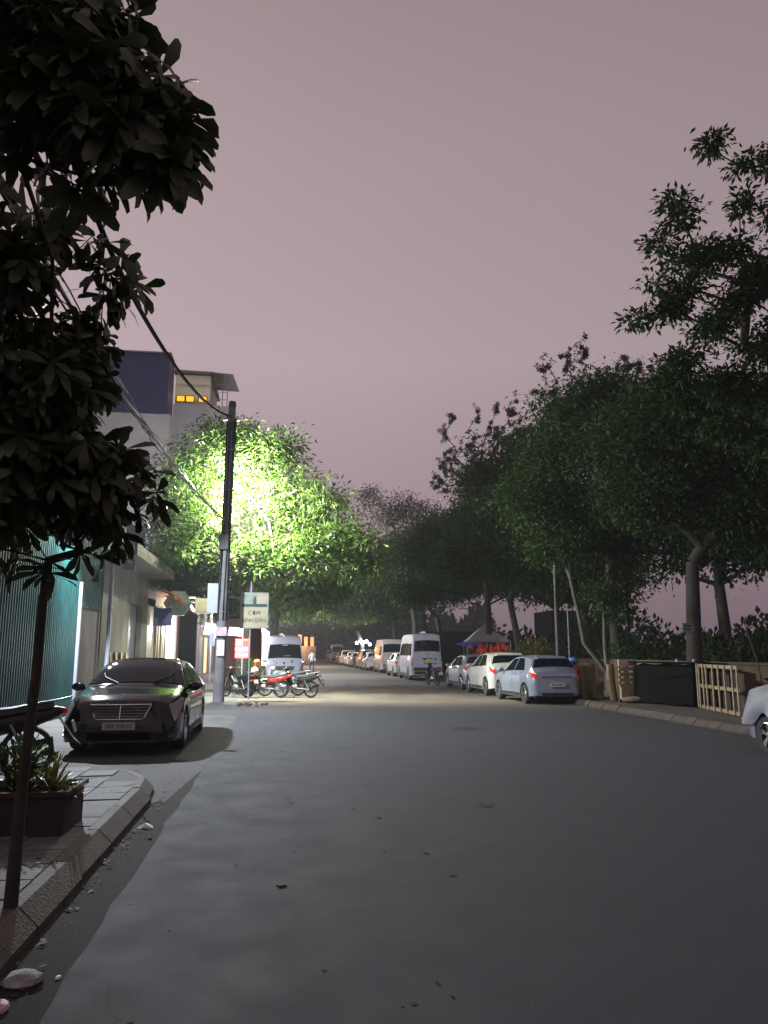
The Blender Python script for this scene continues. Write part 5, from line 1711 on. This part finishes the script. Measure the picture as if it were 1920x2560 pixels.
# ------------------------------------------------------------------ right-hand side: wall, stall, pallets, cushions
yw = thing('yard_wall', 'low ochre brick wall along the back of the right verge', 'wall', (12.75, 10, 0))
MB().box((0, 13, .62), (.2, 40, 1.24)).build('wall_core', M['ochre'], yw)
bb = MB().box((0, 0, 0), (.03, .235, .072))
bo = bb.build('brick', M['ochre'], yw, loc=(-.108, .2, .18))
c_ = 0
for r_ in range(14):
    for k in range(21):
        yy = .2 + k * .25 + (.125 if r_ % 2 else 0)
        inst(bo, yw, (-.108 + rnd.uniform(-.004, .004), yy, .18 + r_ * .082))
        c_ += 1
MB().box((0, 13, 1.28), (.28, 40, .07)).build('coping', M['wooddark'], yw)

pal = thing('timber_crate', 'pale open timber crate frame standing on edge on the right verge', 'crate', (10.90, 18.45, .115), R(-12))
for z in (.06, .60, 1.12):
    MB().box((0, 0, z), (.05, 3.0, .085)).build('rail', M['wood'], pal)
sl = MB().box((0, 0, 0), (.028, .075, 1.14)).build('slat', M['wood'], pal, loc=(-.042, -1.44, .59))
for k, yy in enumerate((-1.12, -.62, -.18, .24, .72, .98, 1.30, 1.46)):
    inst(sl, pal, (-.042, yy, .59 + rnd.uniform(-.02, .02)), (R(rnd.uniform(-1.5, 1.5)), 0, 0))
for k, (yy, h, mm, dx) in enumerate([(-1.0, .98, 'wooddark', .35), (-.55, 1.0, 'terracotta', .4), (-.1, .92, 'wooddark', .32), (.35, 1.02, 'terracotta', .42), (.8, .9, 'tarp', .35), (1.2, .96, 'wooddark', .38)]):
    o = MB().box((0, 0, h / 2), (.28, .36, h)).build('timber_bale', M[mm], None, loc=(10.90 + dx * .98 + yy * .208, 18.45 + yy * .978 - .2 * dx, .12))
    o.rotation_euler = (0, 0, R(-12))
    tag(o, ['nearest brown bundle stacked behind the pale crate frame', 'second bundle from the front behind the crate frame, reddish', 'third bundle behind the crate frame, dark brown', 'fourth bundle behind the crate frame, rust coloured', 'fifth bundle behind the crate frame wrapped in dark sheet', 'rearmost brown bundle behind the crate frame'][k], 'bundle', 'bundles stored behind the crate frame')

st = thing('covered_cart', 'street cart wrapped in dark tarpaulin between the pallet stack and the crate frame', 'cart', (11.35, 21.3, .115), R(16))
b = MB()
vs = []
for i in range(9):
    u = i / 8
    for j, (xx, zz) in enumerate([(-.62, .05), (-.60, .55), (-.58, 1.08), (-.2, 1.13), (.3, 1.10), (.6, 1.05), (.62, .05)]):
        vs.append((xx + .025 * math.sin(i * 2.3 + j), -1.15 + 2.3 * u, zz + .03 * math.sin(i * 1.7 + j * 2.1)))
fs = [(7 * i + j, 7 * i + 7 + j, 7 * i + 8 + j, 7 * i + 1 + j) for i in range(8) for j in range(6)]
fs += [tuple(range(7)), tuple(56 + k for k in range(7))[::-1]]
b.add(vs, fs)
b.build('tarpaulin', M['tarp'], st, smooth=50)
MB().box((0, 0, 1.17), (1.35, 2.5, .04), (0, R(2), 0)).build('lid_board', M['tarp'], st)
MB().tube([(-.63, -1.1, .9), (-.66, 0, .75), (-.63, 1.1, .9)], .012, 5).build('rope', M['cable'], st)
for x, lab in ((-.1, 'left of two small pale jars on the covered cart'), (.0, 'right of two small pale jars on the covered cart')):
    j = MB().lathe([(0, 0), (.04, 0), (.045, .03), (.03, .08), (0, .09)], 10).build('jar', M['pink' if x < 0 else 'pipe'], None, smooth=50, loc=(11.15 + (0 if x < 0 else .32), 20.9 - (0 if x < 0 else .35), 1.315))
    tag(j, lab, 'jar', 'jars on the covered cart')

pk = thing('pallet_stack', 'upright timber pallet with dark slots above a folded cream mat', 'pallet', (10.35, 22.35, .115), R(8))
for z in (.50, .66, .82, .98, 1.16):
    MB().box((0, 0, z), (.62, .05, .115 if z < 1.1 else .20)).build('slat', M['wood'] if z < 1.1 else M['pink'], pk)
for x in (-.27, 0, .27):
    MB().box((x, .06, .62), (.07, .07, 1.24)).build('rail', M['wooddark'], pk)
MB().box((.03, -.03, .28), (.66, .10, .34)).build('lower_board', M['wood'], pk)
o = MB().ball((0, 0, 0), (.36, .22, .10), 14, 8).build('folded_mat', M['cream'], None, smooth=60, loc=(10.35, 22.1, .21)); tag(o, 'folded cream mat lying in front of the upright pallet', 'mat')
o = MB().ball((0, 0, 0), (.10, .06, .05), 10, 6).build('white_rag', M['offwhite'], None, smooth=60, loc=(10.70, 22.2, .66)); tag(o, 'small white rag hooked on the right side of the pallet', 'rag')


def cushion(nm, label, x, y, w_, h, t, mm, rz, tilt, z=.12, grp='cream foam boards leaning behind the parked hatchback'):
    b = MB()
    vs, fs = [], []
    n_ = 8
    for i in range(n_ + 1):
        u = i / n_
        ww = w_ / 2 * (1 - .10 * (2 * u - 1) ** 6)
        bow = .05 * math.sin(math.pi * u)
        vs += [(-ww, -t / 2 + bow, h * u), (-ww * .8, -t / 2 - .02 + bow, h * u), (ww * .8, -t / 2 - .02 + bow, h * u), (ww, -t / 2 + bow, h * u), (ww, t / 2 + bow, h * u), (-ww, t / 2 + bow, h * u)]
    for i in range(n_):
        for j in range(6):
            j2 = (j + 1) % 6
            fs.append((6 * i + j, 6 * i + j2, 6 * i + 6 + j2, 6 * i + 6 + j))
    fs += [tuple(range(6))[::-1], tuple(6 * n_ + j for j in range(6))]
    b.add(vs, fs)
    o = b.build(nm, M[mm], None, smooth=50, loc=(x, y, z))
    o.rotation_euler = (R(-tilt), 0, R(rz))
    tag(o, label, nm.replace('_', ' '), grp)
    return o


cushion('foam_board', 'narrow olive foam strip at the left of the foam boards', 9.60, 23.95, .20, 1.05, .10, 'cream', 5, 6)
cushion('foam_board', 'tall cream foam board, upper one behind the square block', 9.95, 24.15, .34, 1.12, .10, 'cream', 5, 6)
cushion('foam_board', 'worn pinkish foam board right of the tall cream one', 10.16, 24.25, .26, 1.10, .10, 'pink', 5, 5)
cushion('foam_block', 'square yellowish foam block standing in front of the foam boards', 9.95, 23.75, .36, .46, .22, 'cream', 8, 0, z=.18)
cushion('foam_board', 'slanted cream foam board leaning against the pallet', 10.25, 23.2, .22, 1.10, .10, 'cream', 5, 8)
brr = thing('waste_bin', 'dark wheeled bin heaped with blue and red bags beside the nearest hatchback', 'bin', (9.50, 24.6, .12))
MB().box((0, 0, .5), (.5, .5, 1.0), taper=1.12).build('bin_body', M['darkdoor'], brr)
for k, (x, z, rr_, mm, lab) in enumerate([(-.12, 1.30, .17, 'blue', 'blue rubbish bag on top of the dark bin'), (-.12, 1.07, .18, 'redgoods', 'red rubbish bag under the blue bag on the bin')]):
    o = MB().ball((0, 0, 0), (rr_, rr_ * .9, rr_ * .8), 12, 8).build('rubbish_bag', M[mm], None, smooth=60, loc=(9.45 + x * .3, 24.3, z)); tag(o, lab, 'bag')

lp = thing('lamp_post', 'tall thin unlit metal lamp post behind the nearest hatchback', 'lamp post', (10.98, 30, .115))
MB().tube([(0, 0, 0), (0, 0, 1.2), (.01, 0, 5.2), (.01, 0, 7.4)], [.075, .06, .045, .035], 10).build('shaft', M['pole'], lp, smooth=50)
MB().tube([(.01, 0, 7.3), (-.3, 0, 7.7), (-.9, 0, 7.8)], .025, 8).build('arm', M['dsteel'], lp, smooth=50)
MB().ball((-1.1, 0, 7.78), (.28, .11, .05), 12, 6).build('lamp_head', M['dsteel'], lp, smooth=50)
gl = thing('globe_lamp', 'unlit round globe lamp on a thin pole in front of the dark tree', 'lamp', (12.05, 31.5, .115))
MB().tube([(0, 0, 0), (0, 0, 3.55)], .03, 8).build('shaft', M['dsteel'], gl)
MB().ball((0, 0, 3.75), .24, 14, 10).build('globe', M['tarp'], gl, smooth=60)
o = thing('bamboo_pole', 'thin leaning pale stick standing up behind the crate frame', 'pole', (12.45, 18.9, .1))
MB().tube([(0, 0, 0), (-.12, 0, 1.2), (-.38, .1, 2.35)], [.022, .02, .014], 7).build('stick', M['barkpale'], o, smooth=50)
nt_ = thing('tree_notice', 'small pale blue notice board fixed to the forked tree trunk', 'sign', (12.02, 21.72, 2.30), R(8))
MB().box((0, 0, 0), (.40, .02, .28)).build('board', mat('notice_face', (.20, .25, .30), .6, var=.3, vscale=9), nt_)
for k in range(2):
    MB().box((-.02, -.012, .06 - .1 * k), (.26, .004, .03)).build('print_line', M['ink'], nt_)
o = thing('traffic_pole', 'thin dark pole standing in the sky gap left of the forked trunk', 'pole', (15.9, 34, .1))
MB().tube([(0, 0, 0), (0, 0, 6.6)], .06, 8).build('shaft', M['cable'], o)

# stall with grey canopy and red hangings
stl = thing('market_stall', 'market stall with pointed grey canopy and glowing red hangings under the trees', 'stall', (12.0, 44.5, .115), R(-8))
stl.scale = (.85, .85, .92)
MB().add([(-1.5, -1.3, 2.25), (1.5, -1.3, 2.25), (1.5, 1.3, 2.25), (-1.5, 1.3, 2.25), (-.15, 0, 3.35), (-1.5, -1.3, 2.20), (1.5, -1.3, 2.20), (1.5, 1.3, 2.20), (-1.5, 1.3, 2.20), (-.15, 0, 3.30)],
         [(0, 1, 4), (1, 2, 4), (2, 3, 4), (3, 0, 4), (6, 5, 9), (7, 6, 9), (8, 7, 9), (5, 8, 9)]).build('canopy', M['canopy'], stl)
MB().add([(-1.5, -1.3, 2.24), (-2.3, -1.5, 2.10), (-1.5, -1.4, 1.95), (-.2, -1.32, 2.12), (-1.5, -1.31, 2.22), (-2.3, -1.51, 2.08)], [(0, 1, 2, 3), (3, 2, 5, 4)]).build('loose_flap', M['blue'], stl)
for x in (-1.45, 1.45):
    for yy in (-1.25, 1.25):
        MB().tube([(x, yy, 0), (x, yy, 2.25)], .03, 6).build('post', M['dsteel'], stl)
g0 = MB().ball((0, 0, 0), (.17, .12, .22), 8, 6).build('hanging', M['redgoods'], stl, loc=(-1.2, -1.15, 2.0))
for k in range(44):
    q_ = rnd.uniform(.5, 1.25)
    inst(g0, stl, (rnd.uniform(-1.15, 1.45), -1.15 + rnd.uniform(-.2, .25), rnd.uniform(.95, 2.1)), (0, R(rnd.uniform(-20, 20)), R(rnd.uniform(-40, 40))), (q_, q_, rnd.uniform(.6, 1.5)))
MB().box((0, -.8, .45), (2.7, .8, .9)).build('counter', M['maroon'], stl)
o = MB().box((0, 0, 1.4), (3.2, 2.0, 2.8)).build('dark_hut', M['darkdoor'], None, loc=(10.9, 50.5, .11)); tag(o, 'low dark hut left of the grey stall canopy behind the minibus', 'hut')

# shrubs
nr = np.random.default_rng(301)


def shrub(name, label, x, y, z, rx, rz_, n_, sz, m_, wr=.35, upright=.5, cat='shrub', base_h=.1, group=None):
    rt = thing(name, label, cat, (x, y, z), 0, group)
    u = nr.normal(0, 1, (n_, 3)); u /= np.linalg.norm(u, axis=1, keepdims=True)
    rr = nr.random((n_, 1)) ** .45
    q = u * rr * np.array([rx, rx, rz_]) + np.array([0, 0, rz_ + base_h])
    d = u + np.array([0, 0, upright]) + nr.normal(0, .4, (n_, 3))
    foliage('foliage', q, d, np.array([0, 0, 1.]) + nr.normal(0, .5, (n_, 3)), nr.uniform(.6, 1.3, n_) * sz, wr, M[m_], rt)
    b = MB()
    for k in range(6):
        a = k * 1.05
        b.tube([(0, 0, 0), (rx * .3 * math.cos(a), rx * .3 * math.sin(a), rz_ * .8), (rx * .6 * math.cos(a), rx * .6 * math.sin(a), rz_ * 1.5)], [.02, .014, .006], 5)
    b.build('stem', M['bark'], rt)
    return rt


shrub('shrub', 'yellow-green broad-leaved shrub between stall and lamp post', 12.0, 36, .1, .95, 1.05, 800, .20, 'leafyellow', .45)
shrub('shrub', 'smaller brownish shrub just left of the lamp post', 12.4, 34.2, .1, .7, .85, 420, .16, 'leafdry', .45)
shrub('shrub', 'dark green potted shrub below the red poster board', -1.15, 31.2, 0, .55, .62, 700, .12, 'leaflit', .4)
shrub('shrub', 'leafy bush at the foot of the leaning pale trunk', 13.0, 29.0, .1, .9, .9, 600, .16, 'leafdark', .45)

# ------------------------------------------------------------------ planter and plants lower left
pn_ = thing('planter_box', 'large reddish-brown planter crate at the foot of the young tree', 'planter', (-2.11, 7.12, .145))
b = MB()
b.box((0, -.30, .17), (.84, .03, .34)); b.box((0, .30, .17), (.84, .03, .34)); b.box((-.405, 0, .17), (.03, .57, .34)); b.box((.405, 0, .17), (.03, .57, .34))
b.build('side_wall', M['terracotta'], pn_)
MB().box((0, -.325, .325), (.90, .04, .04)).box((0, .325, .325), (.90, .04, .04)).box((.43, 0, .325), (.04, .61, .04)).box((-.43, 0, .325), (.04, .61, .04)).build('rim', M['terracotta'], pn_)
MB().box((0, 0, .14), (.78, .57, .26)).build('soil', M['dirt'], pn_)
pt2 = thing('planter_box', 'second low dark planter crate left of the reddish one', 'planter', (-3.02, 7.15, .145), R(4))
MB().box((0, -.28, .16), (.8, .03, .32)).box((0, .28, .16), (.8, .03, .32)).box((-.39, 0, .16), (.03, .53, .32)).box((.39, 0, .16), (.03, .53, .32)).build('side_wall', M['maroon'], pt2)
MB().box((0, 0, .12), (.75, .53, .24)).build('soil', M['dirt'], pt2)
pail = thing('bucket', 'pale grey plastic bucket partly cut off at the left edge', 'bucket', (-2.32, 6.35, .145))
MB().lathe([(0, .01), (.12, .01), (.15, .26), (.158, .26), (.158, .275), (.145, .275), (.115, .03)], 18).build('pail', M['pipe'], pail, smooth=40)


def spiky(label, x, y, z, n_, ln, m_, wdt=.16):
    rt = thing('spiky_plant', label, 'plant', (x, y, z))
    T_ = [(0, -.02, 0), (0, .02, 0), (.35, .035, .06), (.35, -.035, .06), (.7, .028, .02), (.7, -.028, .02), (1, 0, -.10)]
    lbm = MB().add(T_, [(0, 1, 2, 3), (3, 2, 4, 5), (5, 4, 6)])
    l0 = lbm.build('leaf', M[m_], rt)
    for k in range(n_):
        o = l0 if k == 0 else bpy.data.objects.new('leaf', l0.data)
        if k:
            COL.objects.link(o); o.parent = rt
        o.rotation_euler = (R(rnd.uniform(-20, 20)), R(-rnd.uniform(18, 82)), k * 2.4)
        s = ln * rnd.uniform(.6, 1.15)
        o.scale = (s, s * wdt / .07, s)
    return rt


spiky('bright green spiky plant rising from the planter crate', -1.88, 7.15, .40, 70, .34, 'leafyellow', .10)
spiky('smaller spiky plant at the right corner of the planter crate', -1.72, 7.0, .38, 34, .24, 'leafyellow', .10)
spiky('dark spiky plant in the middle of the planter crate', -2.1, 7.05, .38, 40, .26, 'leafdark', .14)
shrub('potted_plant', 'leafy plant with pale variegated leaves in the left part of the planter', -2.22, 7.3, .36, .30, .24, 380, .08, 'leafdark', .5, cat='plant', base_h=0)
shrub('potted_plant', 'low leafy plant in the second planter crate', -2.8, 7.2, .34, .35, .22, 300, .09, 'leafdark', .5, cat='plant', base_h=0)
shrub('potted_plant', 'small plant with white-spotted leaves before the motorbike wheel', -2.45, 8.1, .15, .26, .24, 260, .07, 'leafyellow', .6, cat='plant', base_h=0)

# ------------------------------------------------------------------ litter and stones


def rock(name, label, cat, x, y, z, s, m_, seed, n_=1):
    r2 = random.Random(seed)
    bm = bmesh.new()
    bmesh.ops.create_icosphere(bm, subdivisions=2, radius=1)
    for v in bm.verts:
        k = 1 + r2.uniform(-.16, .16)
        v.co = Vector((v.co.x * s[0] * k, v.co.y * s[1] * k, max(-.35, v.co.z) * s[2] * k))
    me = bpy.data.meshes.new(name)
    bm.to_mesh(me); bm.free()
    me.materials.append(M[m_])
    o = bpy.data.objects.new(name, me)
    COL.objects.link(o)
    o.location = (x, y, z + .3 * s[2])
    o.rotation_euler = (0, 0, r2.uniform(0, 3))
    return tag(o, label, cat)


rock('rock', 'pale grey lump of broken concrete in the gutter near the bottom left', 'rock', -1.215, 4.35, -.008, (.085, .10, .045), 'stone', 3)
rock('rock', 'smaller dull lump of rubble just below the pale one', 'rock', -1.24, 4.05, -.008, (.06, .05, .03), 'pink', 4)
rock('pebble', 'small pale pebble beside the big concrete lump', 'pebble', -1.06, 4.38, -.008, (.018, .013, .011), 'white', 5)
rock('pebble', 'tiny dark pebble farther up the gutter', 'pebble', -1.08, 7.3, -.008, (.02, .016, .012), 'brick', 6)
pp = MB()
pp.add([(-.075, 0, 0), (-.03, -.04, .006), (.02, -.035, .02), (.08, -.02, 0), (.07, .03, .01), (.01, .05, .035), (-.05, .035, .008), (0, 0, .045)], [(i, (i + 1) % 7, 7) for i in range(7)])
o = pp.build('paper_scrap', M['white'], None, loc=(-1.20, 7.75, -.005)); tag(o, 'crumpled white paper lying in the gutter', 'paper')
rp = thing('rubble_heap', 'small heap of dark broken bricks on the road edge in front of the pole', 'rubble', (-.92, 24.2, 0))
for k in range(22):
    MB().box((0, 0, 0), (rnd.uniform(.06, .14), rnd.uniform(.05, .1), rnd.uniform(.04, .07)), (rnd.uniform(-.4, .4), rnd.uniform(-.4, .4), rnd.uniform(0, 3))).build('brick', M['brick'], rp, loc=(rnd.gauss(0, .25), rnd.gauss(0, .30), rnd.uniform(.015, .06)))
o = MB().box((0, 0, 0), (.12, .08, .04), (0, 0, .4)).build('leaf_litter', M['brick'], None, loc=(.05, 5.75, .008))
o.scale = (.5, .5, .3); tag(o, 'flattened dark scrap lying on the asphalt near the camera', 'litter')

# ------------------------------------------------------------------ the person walking in the distance
pr = thing('person', 'person in dark trousers and pale shirt walking along the lit far part of the road', 'person', (2.35, 57.6, 0), R(20))
me = bpy.data.meshes.new('body')
V = [(0, 0, .92), (0, 0, 1.15), (0, .01, 1.38), (0, .01, 1.48), (0, .02, 1.62),
     (.19, 0, 1.37), (.25, .03, 1.12), (.24, -.08, .90), (-.19, 0, 1.37), (-.25, -.04, 1.12), (-.23, .08, .91),
     (.09, 0, .86), (.10, -.10, .48), (.10, -.02, .07), (.10, -.14, .04), (-.09, 0, .86), (-.10, .08, .49), (-.10, .20, .10), (-.10, .09, .05)]
E_ = [(0, 1), (1, 2), (2, 3), (3, 4), (2, 5), (5, 6), (6, 7), (2, 8), (8, 9), (9, 10), (0, 11), (11, 12), (12, 13), (13, 14), (0, 15), (15, 16), (16, 17), (17, 18)]
RR = [.14, .13, .12, .055, .10, .06, .042, .032, .06, .042, .032, .085, .06, .045, .03, .085, .06, .045, .03]
me.from_pydata(V, E_, [])
po = bpy.data.objects.new('body', me)
COL.objects.link(po)
md = po.modifiers.new('skin', 'SKIN')
for i, r_ in enumerate(RR):
    me.skin_vertices[0].data[i].radius = (r_, r_ * .85)
me.skin_vertices[0].data[0].use_root = True
sb = po.modifiers.new('sub', 'SUBSURF'); sb.levels = 1; sb.render_levels = 1
dg = bpy.context.evaluated_depsgraph_get()
m2 = bpy.data.meshes.new_from_object(po.evaluated_get(dg))
po.modifiers.clear()
po.data = m2
for mm in ('cloth_dark', 'cloth_pale', 'skin'):
    m2.materials.append(M[mm])
if len(m2.materials) > 3:
    pass
mi = {m_.name: i for i, m_ in enumerate(m2.materials) if m_}
for p_ in m2.polygons:
    z = p_.center.z
    p_.material_index = mi['dark_cloth'] if z < .93 else (mi['pale_cloth'] if z < 1.44 and not (abs(p_.center.x) > .2 and z < 1.0) else mi['skin'])
    p_.use_smooth = True
po.parent = pr
MB().ball((0, .03, 1.66), (.085, .095, .08), 10, 8).build('hair', M['hair'], po, smooth=60)

# ------------------------------------------------------------------ lamps that are lit


def lampobj(name, kind, loc, energy, col, parent=None, size=.25, rot=(0, 0, 0), spot=None, blend=.4):
    d = bpy.data.lights.new(name, kind)
    d.energy = energy
    d.color = col
    if kind == 'AREA':
        d.shape = 'DISK'; d.size = size
    elif kind == 'SPOT':
        d.shadow_soft_size = size; d.spot_size = R(spot); d.spot_blend = blend
    else:
        d.shadow_soft_size = size
    o = bpy.data.objects.new(name, d)
    COL.objects.link(o)
    o.location = loc
    o.rotation_euler = rot
    if parent: o.parent = parent
    return o


# A: floodlight on the fence line behind the near foliage
fa = thing('floodlight', 'white floodlight on a bracket above the teal fence, glinting through the near leaves', 'lamp', (-5.02, 19.2, 6.0))
MB().tube([(-.33, 0, -1.9), (-.33, 0, .2), (0, 0, .22)], .03, 8).build('bracket', M['dsteel'], fa)
MB().box((0, 0, .12), (.42, .30, .12)).build('housing', M['dsteel'], fa)
MB().box((0, 0, .05), (.36, .24, .02)).build('lamp_lens', M['lens'], fa)
lampobj('light', 'SPOT', (0, 0, -.02), 9000, (.84, .91, 1.0), fa, .10, (0, R(-50), 0), 138, .12)
# B: street lamp inside the floodlit tree
fb_ = thing('street_lamp', 'street lamp on an arm from the utility pole, buried in the bright foliage', 'lamp', (-1.65, 28.1, 7.45))
MB().tube([(-.18, -1.9, -.5), (-.12, -1.2, -.1), (0, 0, .10)], .03, 8).build('arm', M['dsteel'], fb_)
MB().ball((0, .1, .10), (.14, .34, .07), 12, 7).build('lamp_head', M['dsteel'], fb_, smooth=50)
MB().ball((0, .1, .03), (.11, .26, .05), 12, 6).build('lamp_lens', M['lens'], fb_, smooth=50)
lampobj('light', 'SPOT', (0, .1, -.12), 15500, (.98, 1.0, .80), fb_, .14, tuple(Vector((.25, .80, -.54)).to_track_quat('-Z', 'Y').to_euler()), 176, .5)
lampobj('light', 'POINT', (0, .1, .30), 5000, (.98, 1.0, .80), fb_, .14)
lampobj('light', 'POINT', (.34, 1.3, -.15), 300, (.92, .96, 1.0), ls, .10)
kl = thing('kiosk_fill_lamp', 'small white fill lamp added on the kiosk corner to light the minibus', 'lamp', (-.62, 35.0, 2.72))  # fill lamp added to brighten the front of the minibus
MB().box((-.1, -.12, .05), (.25, .25, .04)).build('bracket', M['dsteel'], kl)
MB().ball((0, 0, 0), (.09, .09, .05), 10, 6).build('lamp_lens', M['lens'], kl, smooth=50)
lampobj('light', 'POINT', (.05, .12, -.08), 650, (.82, .90, 1.0), kl, .08)
lampobj('light', 'POINT', (.85, 5.4, 2.6), 700, (1.0, .95, .86), sp, .15)
# C, D: the next lamps of the street
for k, (x, yy, lab, e) in enumerate([(-1.6, 54, 'street lamp hidden in the trees beyond the minibus', 9000), (-1.6, 86, 'farther street lamp near the end of the left side', 11000), (-1.6, 126, 'added street lamp lighting the wood at the far end of the street', 12000)]):  # the last lamp is added to light the distant wood
    f = thing('street_lamp', lab, 'lamp', (x, yy, 0))
    MB().tube([(-.6, 0, 0), (-.6, 0, 7.0), (1.6, 0, 7.55)], [.09, .07, .035], 8).build('shaft', M['dsteel'], f)
    MB().ball((1.85, 0, 7.56), (.34, .14, .07), 12, 7).build('lamp_head', M['dsteel'], f, smooth=50)
    MB().ball((1.85, 0, 7.50), (.26, .11, .04), 12, 6).build('lamp_lens', M['lens'], f, smooth=50)
    lampobj('light', 'POINT', (1.85, 0, 7.28), e, (1.0, .92, .80) if k else (.92, .94, 1.0), f, .15)
# work lights above the far cars
wl = thing('work_light', 'cluster of glaring white bulbs on a stand above the far parked cars', 'lamp', (8.8, 84, 0))
MB().tube([(0, 0, 0), (0, 0, 2.5)], .03, 6).build('stand', M['dsteel'], wl)
for k, (x, z) in enumerate([(-.55, 2.55), (-.2, 2.75), (.15, 2.6), (.5, 2.7), (.85, 2.4)]):
    MB().ball((x, 0, z), .17, 10, 7).build('bulb', M['lens'], wl, smooth=60)
lampobj('light', 'POINT', (0, -.4, 2.6), 500, (.95, .97, 1), wl, .2)
# orange shopfront glow
og = thing('lit_stall', 'orange glowing food stall at the far left end of the street', 'stall', (2.0, 116, 0))
MB().box((0, 0, 1.2), (6.5, 1.5, 2.4)).build('stall_body', M['offwhite'], og)
for k in range(7):
    MB().box((-2.7 + .9 * k, -.5, 3.2 + .25 * math.sin(k * 2)), (.5, .2, 1.1 + .5 * math.sin(k * 1.7) ** 2)).build('lantern', M['litwarm'], og)
lampobj('light', 'POINT', (0, -1.5, 3), 700, (1, .45, .2), og, .3)
# bright stall behind the minibus
bs = thing('lit_awning', 'glaring white lit plastic awning just left of the minibus', 'awning', (-1.15, 40.5, 0))
MB().add([(-.55, 0, .9), (.5, 0, .9), (.6, 0, 2.6), (-.2, 0, 3.1), (-.62, 0, 2.3), (-.55, .05, .9), (.5, .05, .9), (.6, .05, 2.6), (-.2, .05, 3.1), (-.62, .05, 2.3)], [(0, 1, 2, 3, 4), (9, 8, 7, 6, 5)]).build('plastic_sheet', M['litsign'], bs)
MB().tube([(-.5, 0, 0), (-.6, 0, 2.4), (-.2, 0, 3.12), (.62, 0, 2.6), (.6, 0, 0)], .02, 6).build('frame', M['dsteel'], bs)
lampobj('light', 'POINT', (.0, -.7, 2.3), 120, (.95, .97, 1), bs, .2)

# ------------------------------------------------------------------ night haze over the street
hz = MB().box((0, 420, 14), (860, 1000, 30)).build('haze', None)
hz['kind'] = 'stuff'
hm_ = bpy.data.materials.new('haze')
hm_.use_nodes = True
hn = hm_.node_tree
hn.nodes.clear()
ho = hn.nodes.new('ShaderNodeOutputMaterial')
hv = hn.nodes.new('ShaderNodeVolumePrincipled')
hv.inputs['Density'].default_value = .0007
hv.inputs['Color'].default_value = (.9, .92, .95, 1)
hn.links.new(hv.outputs[0], ho.inputs['Volume'])
hz.data.materials.append(hm_)
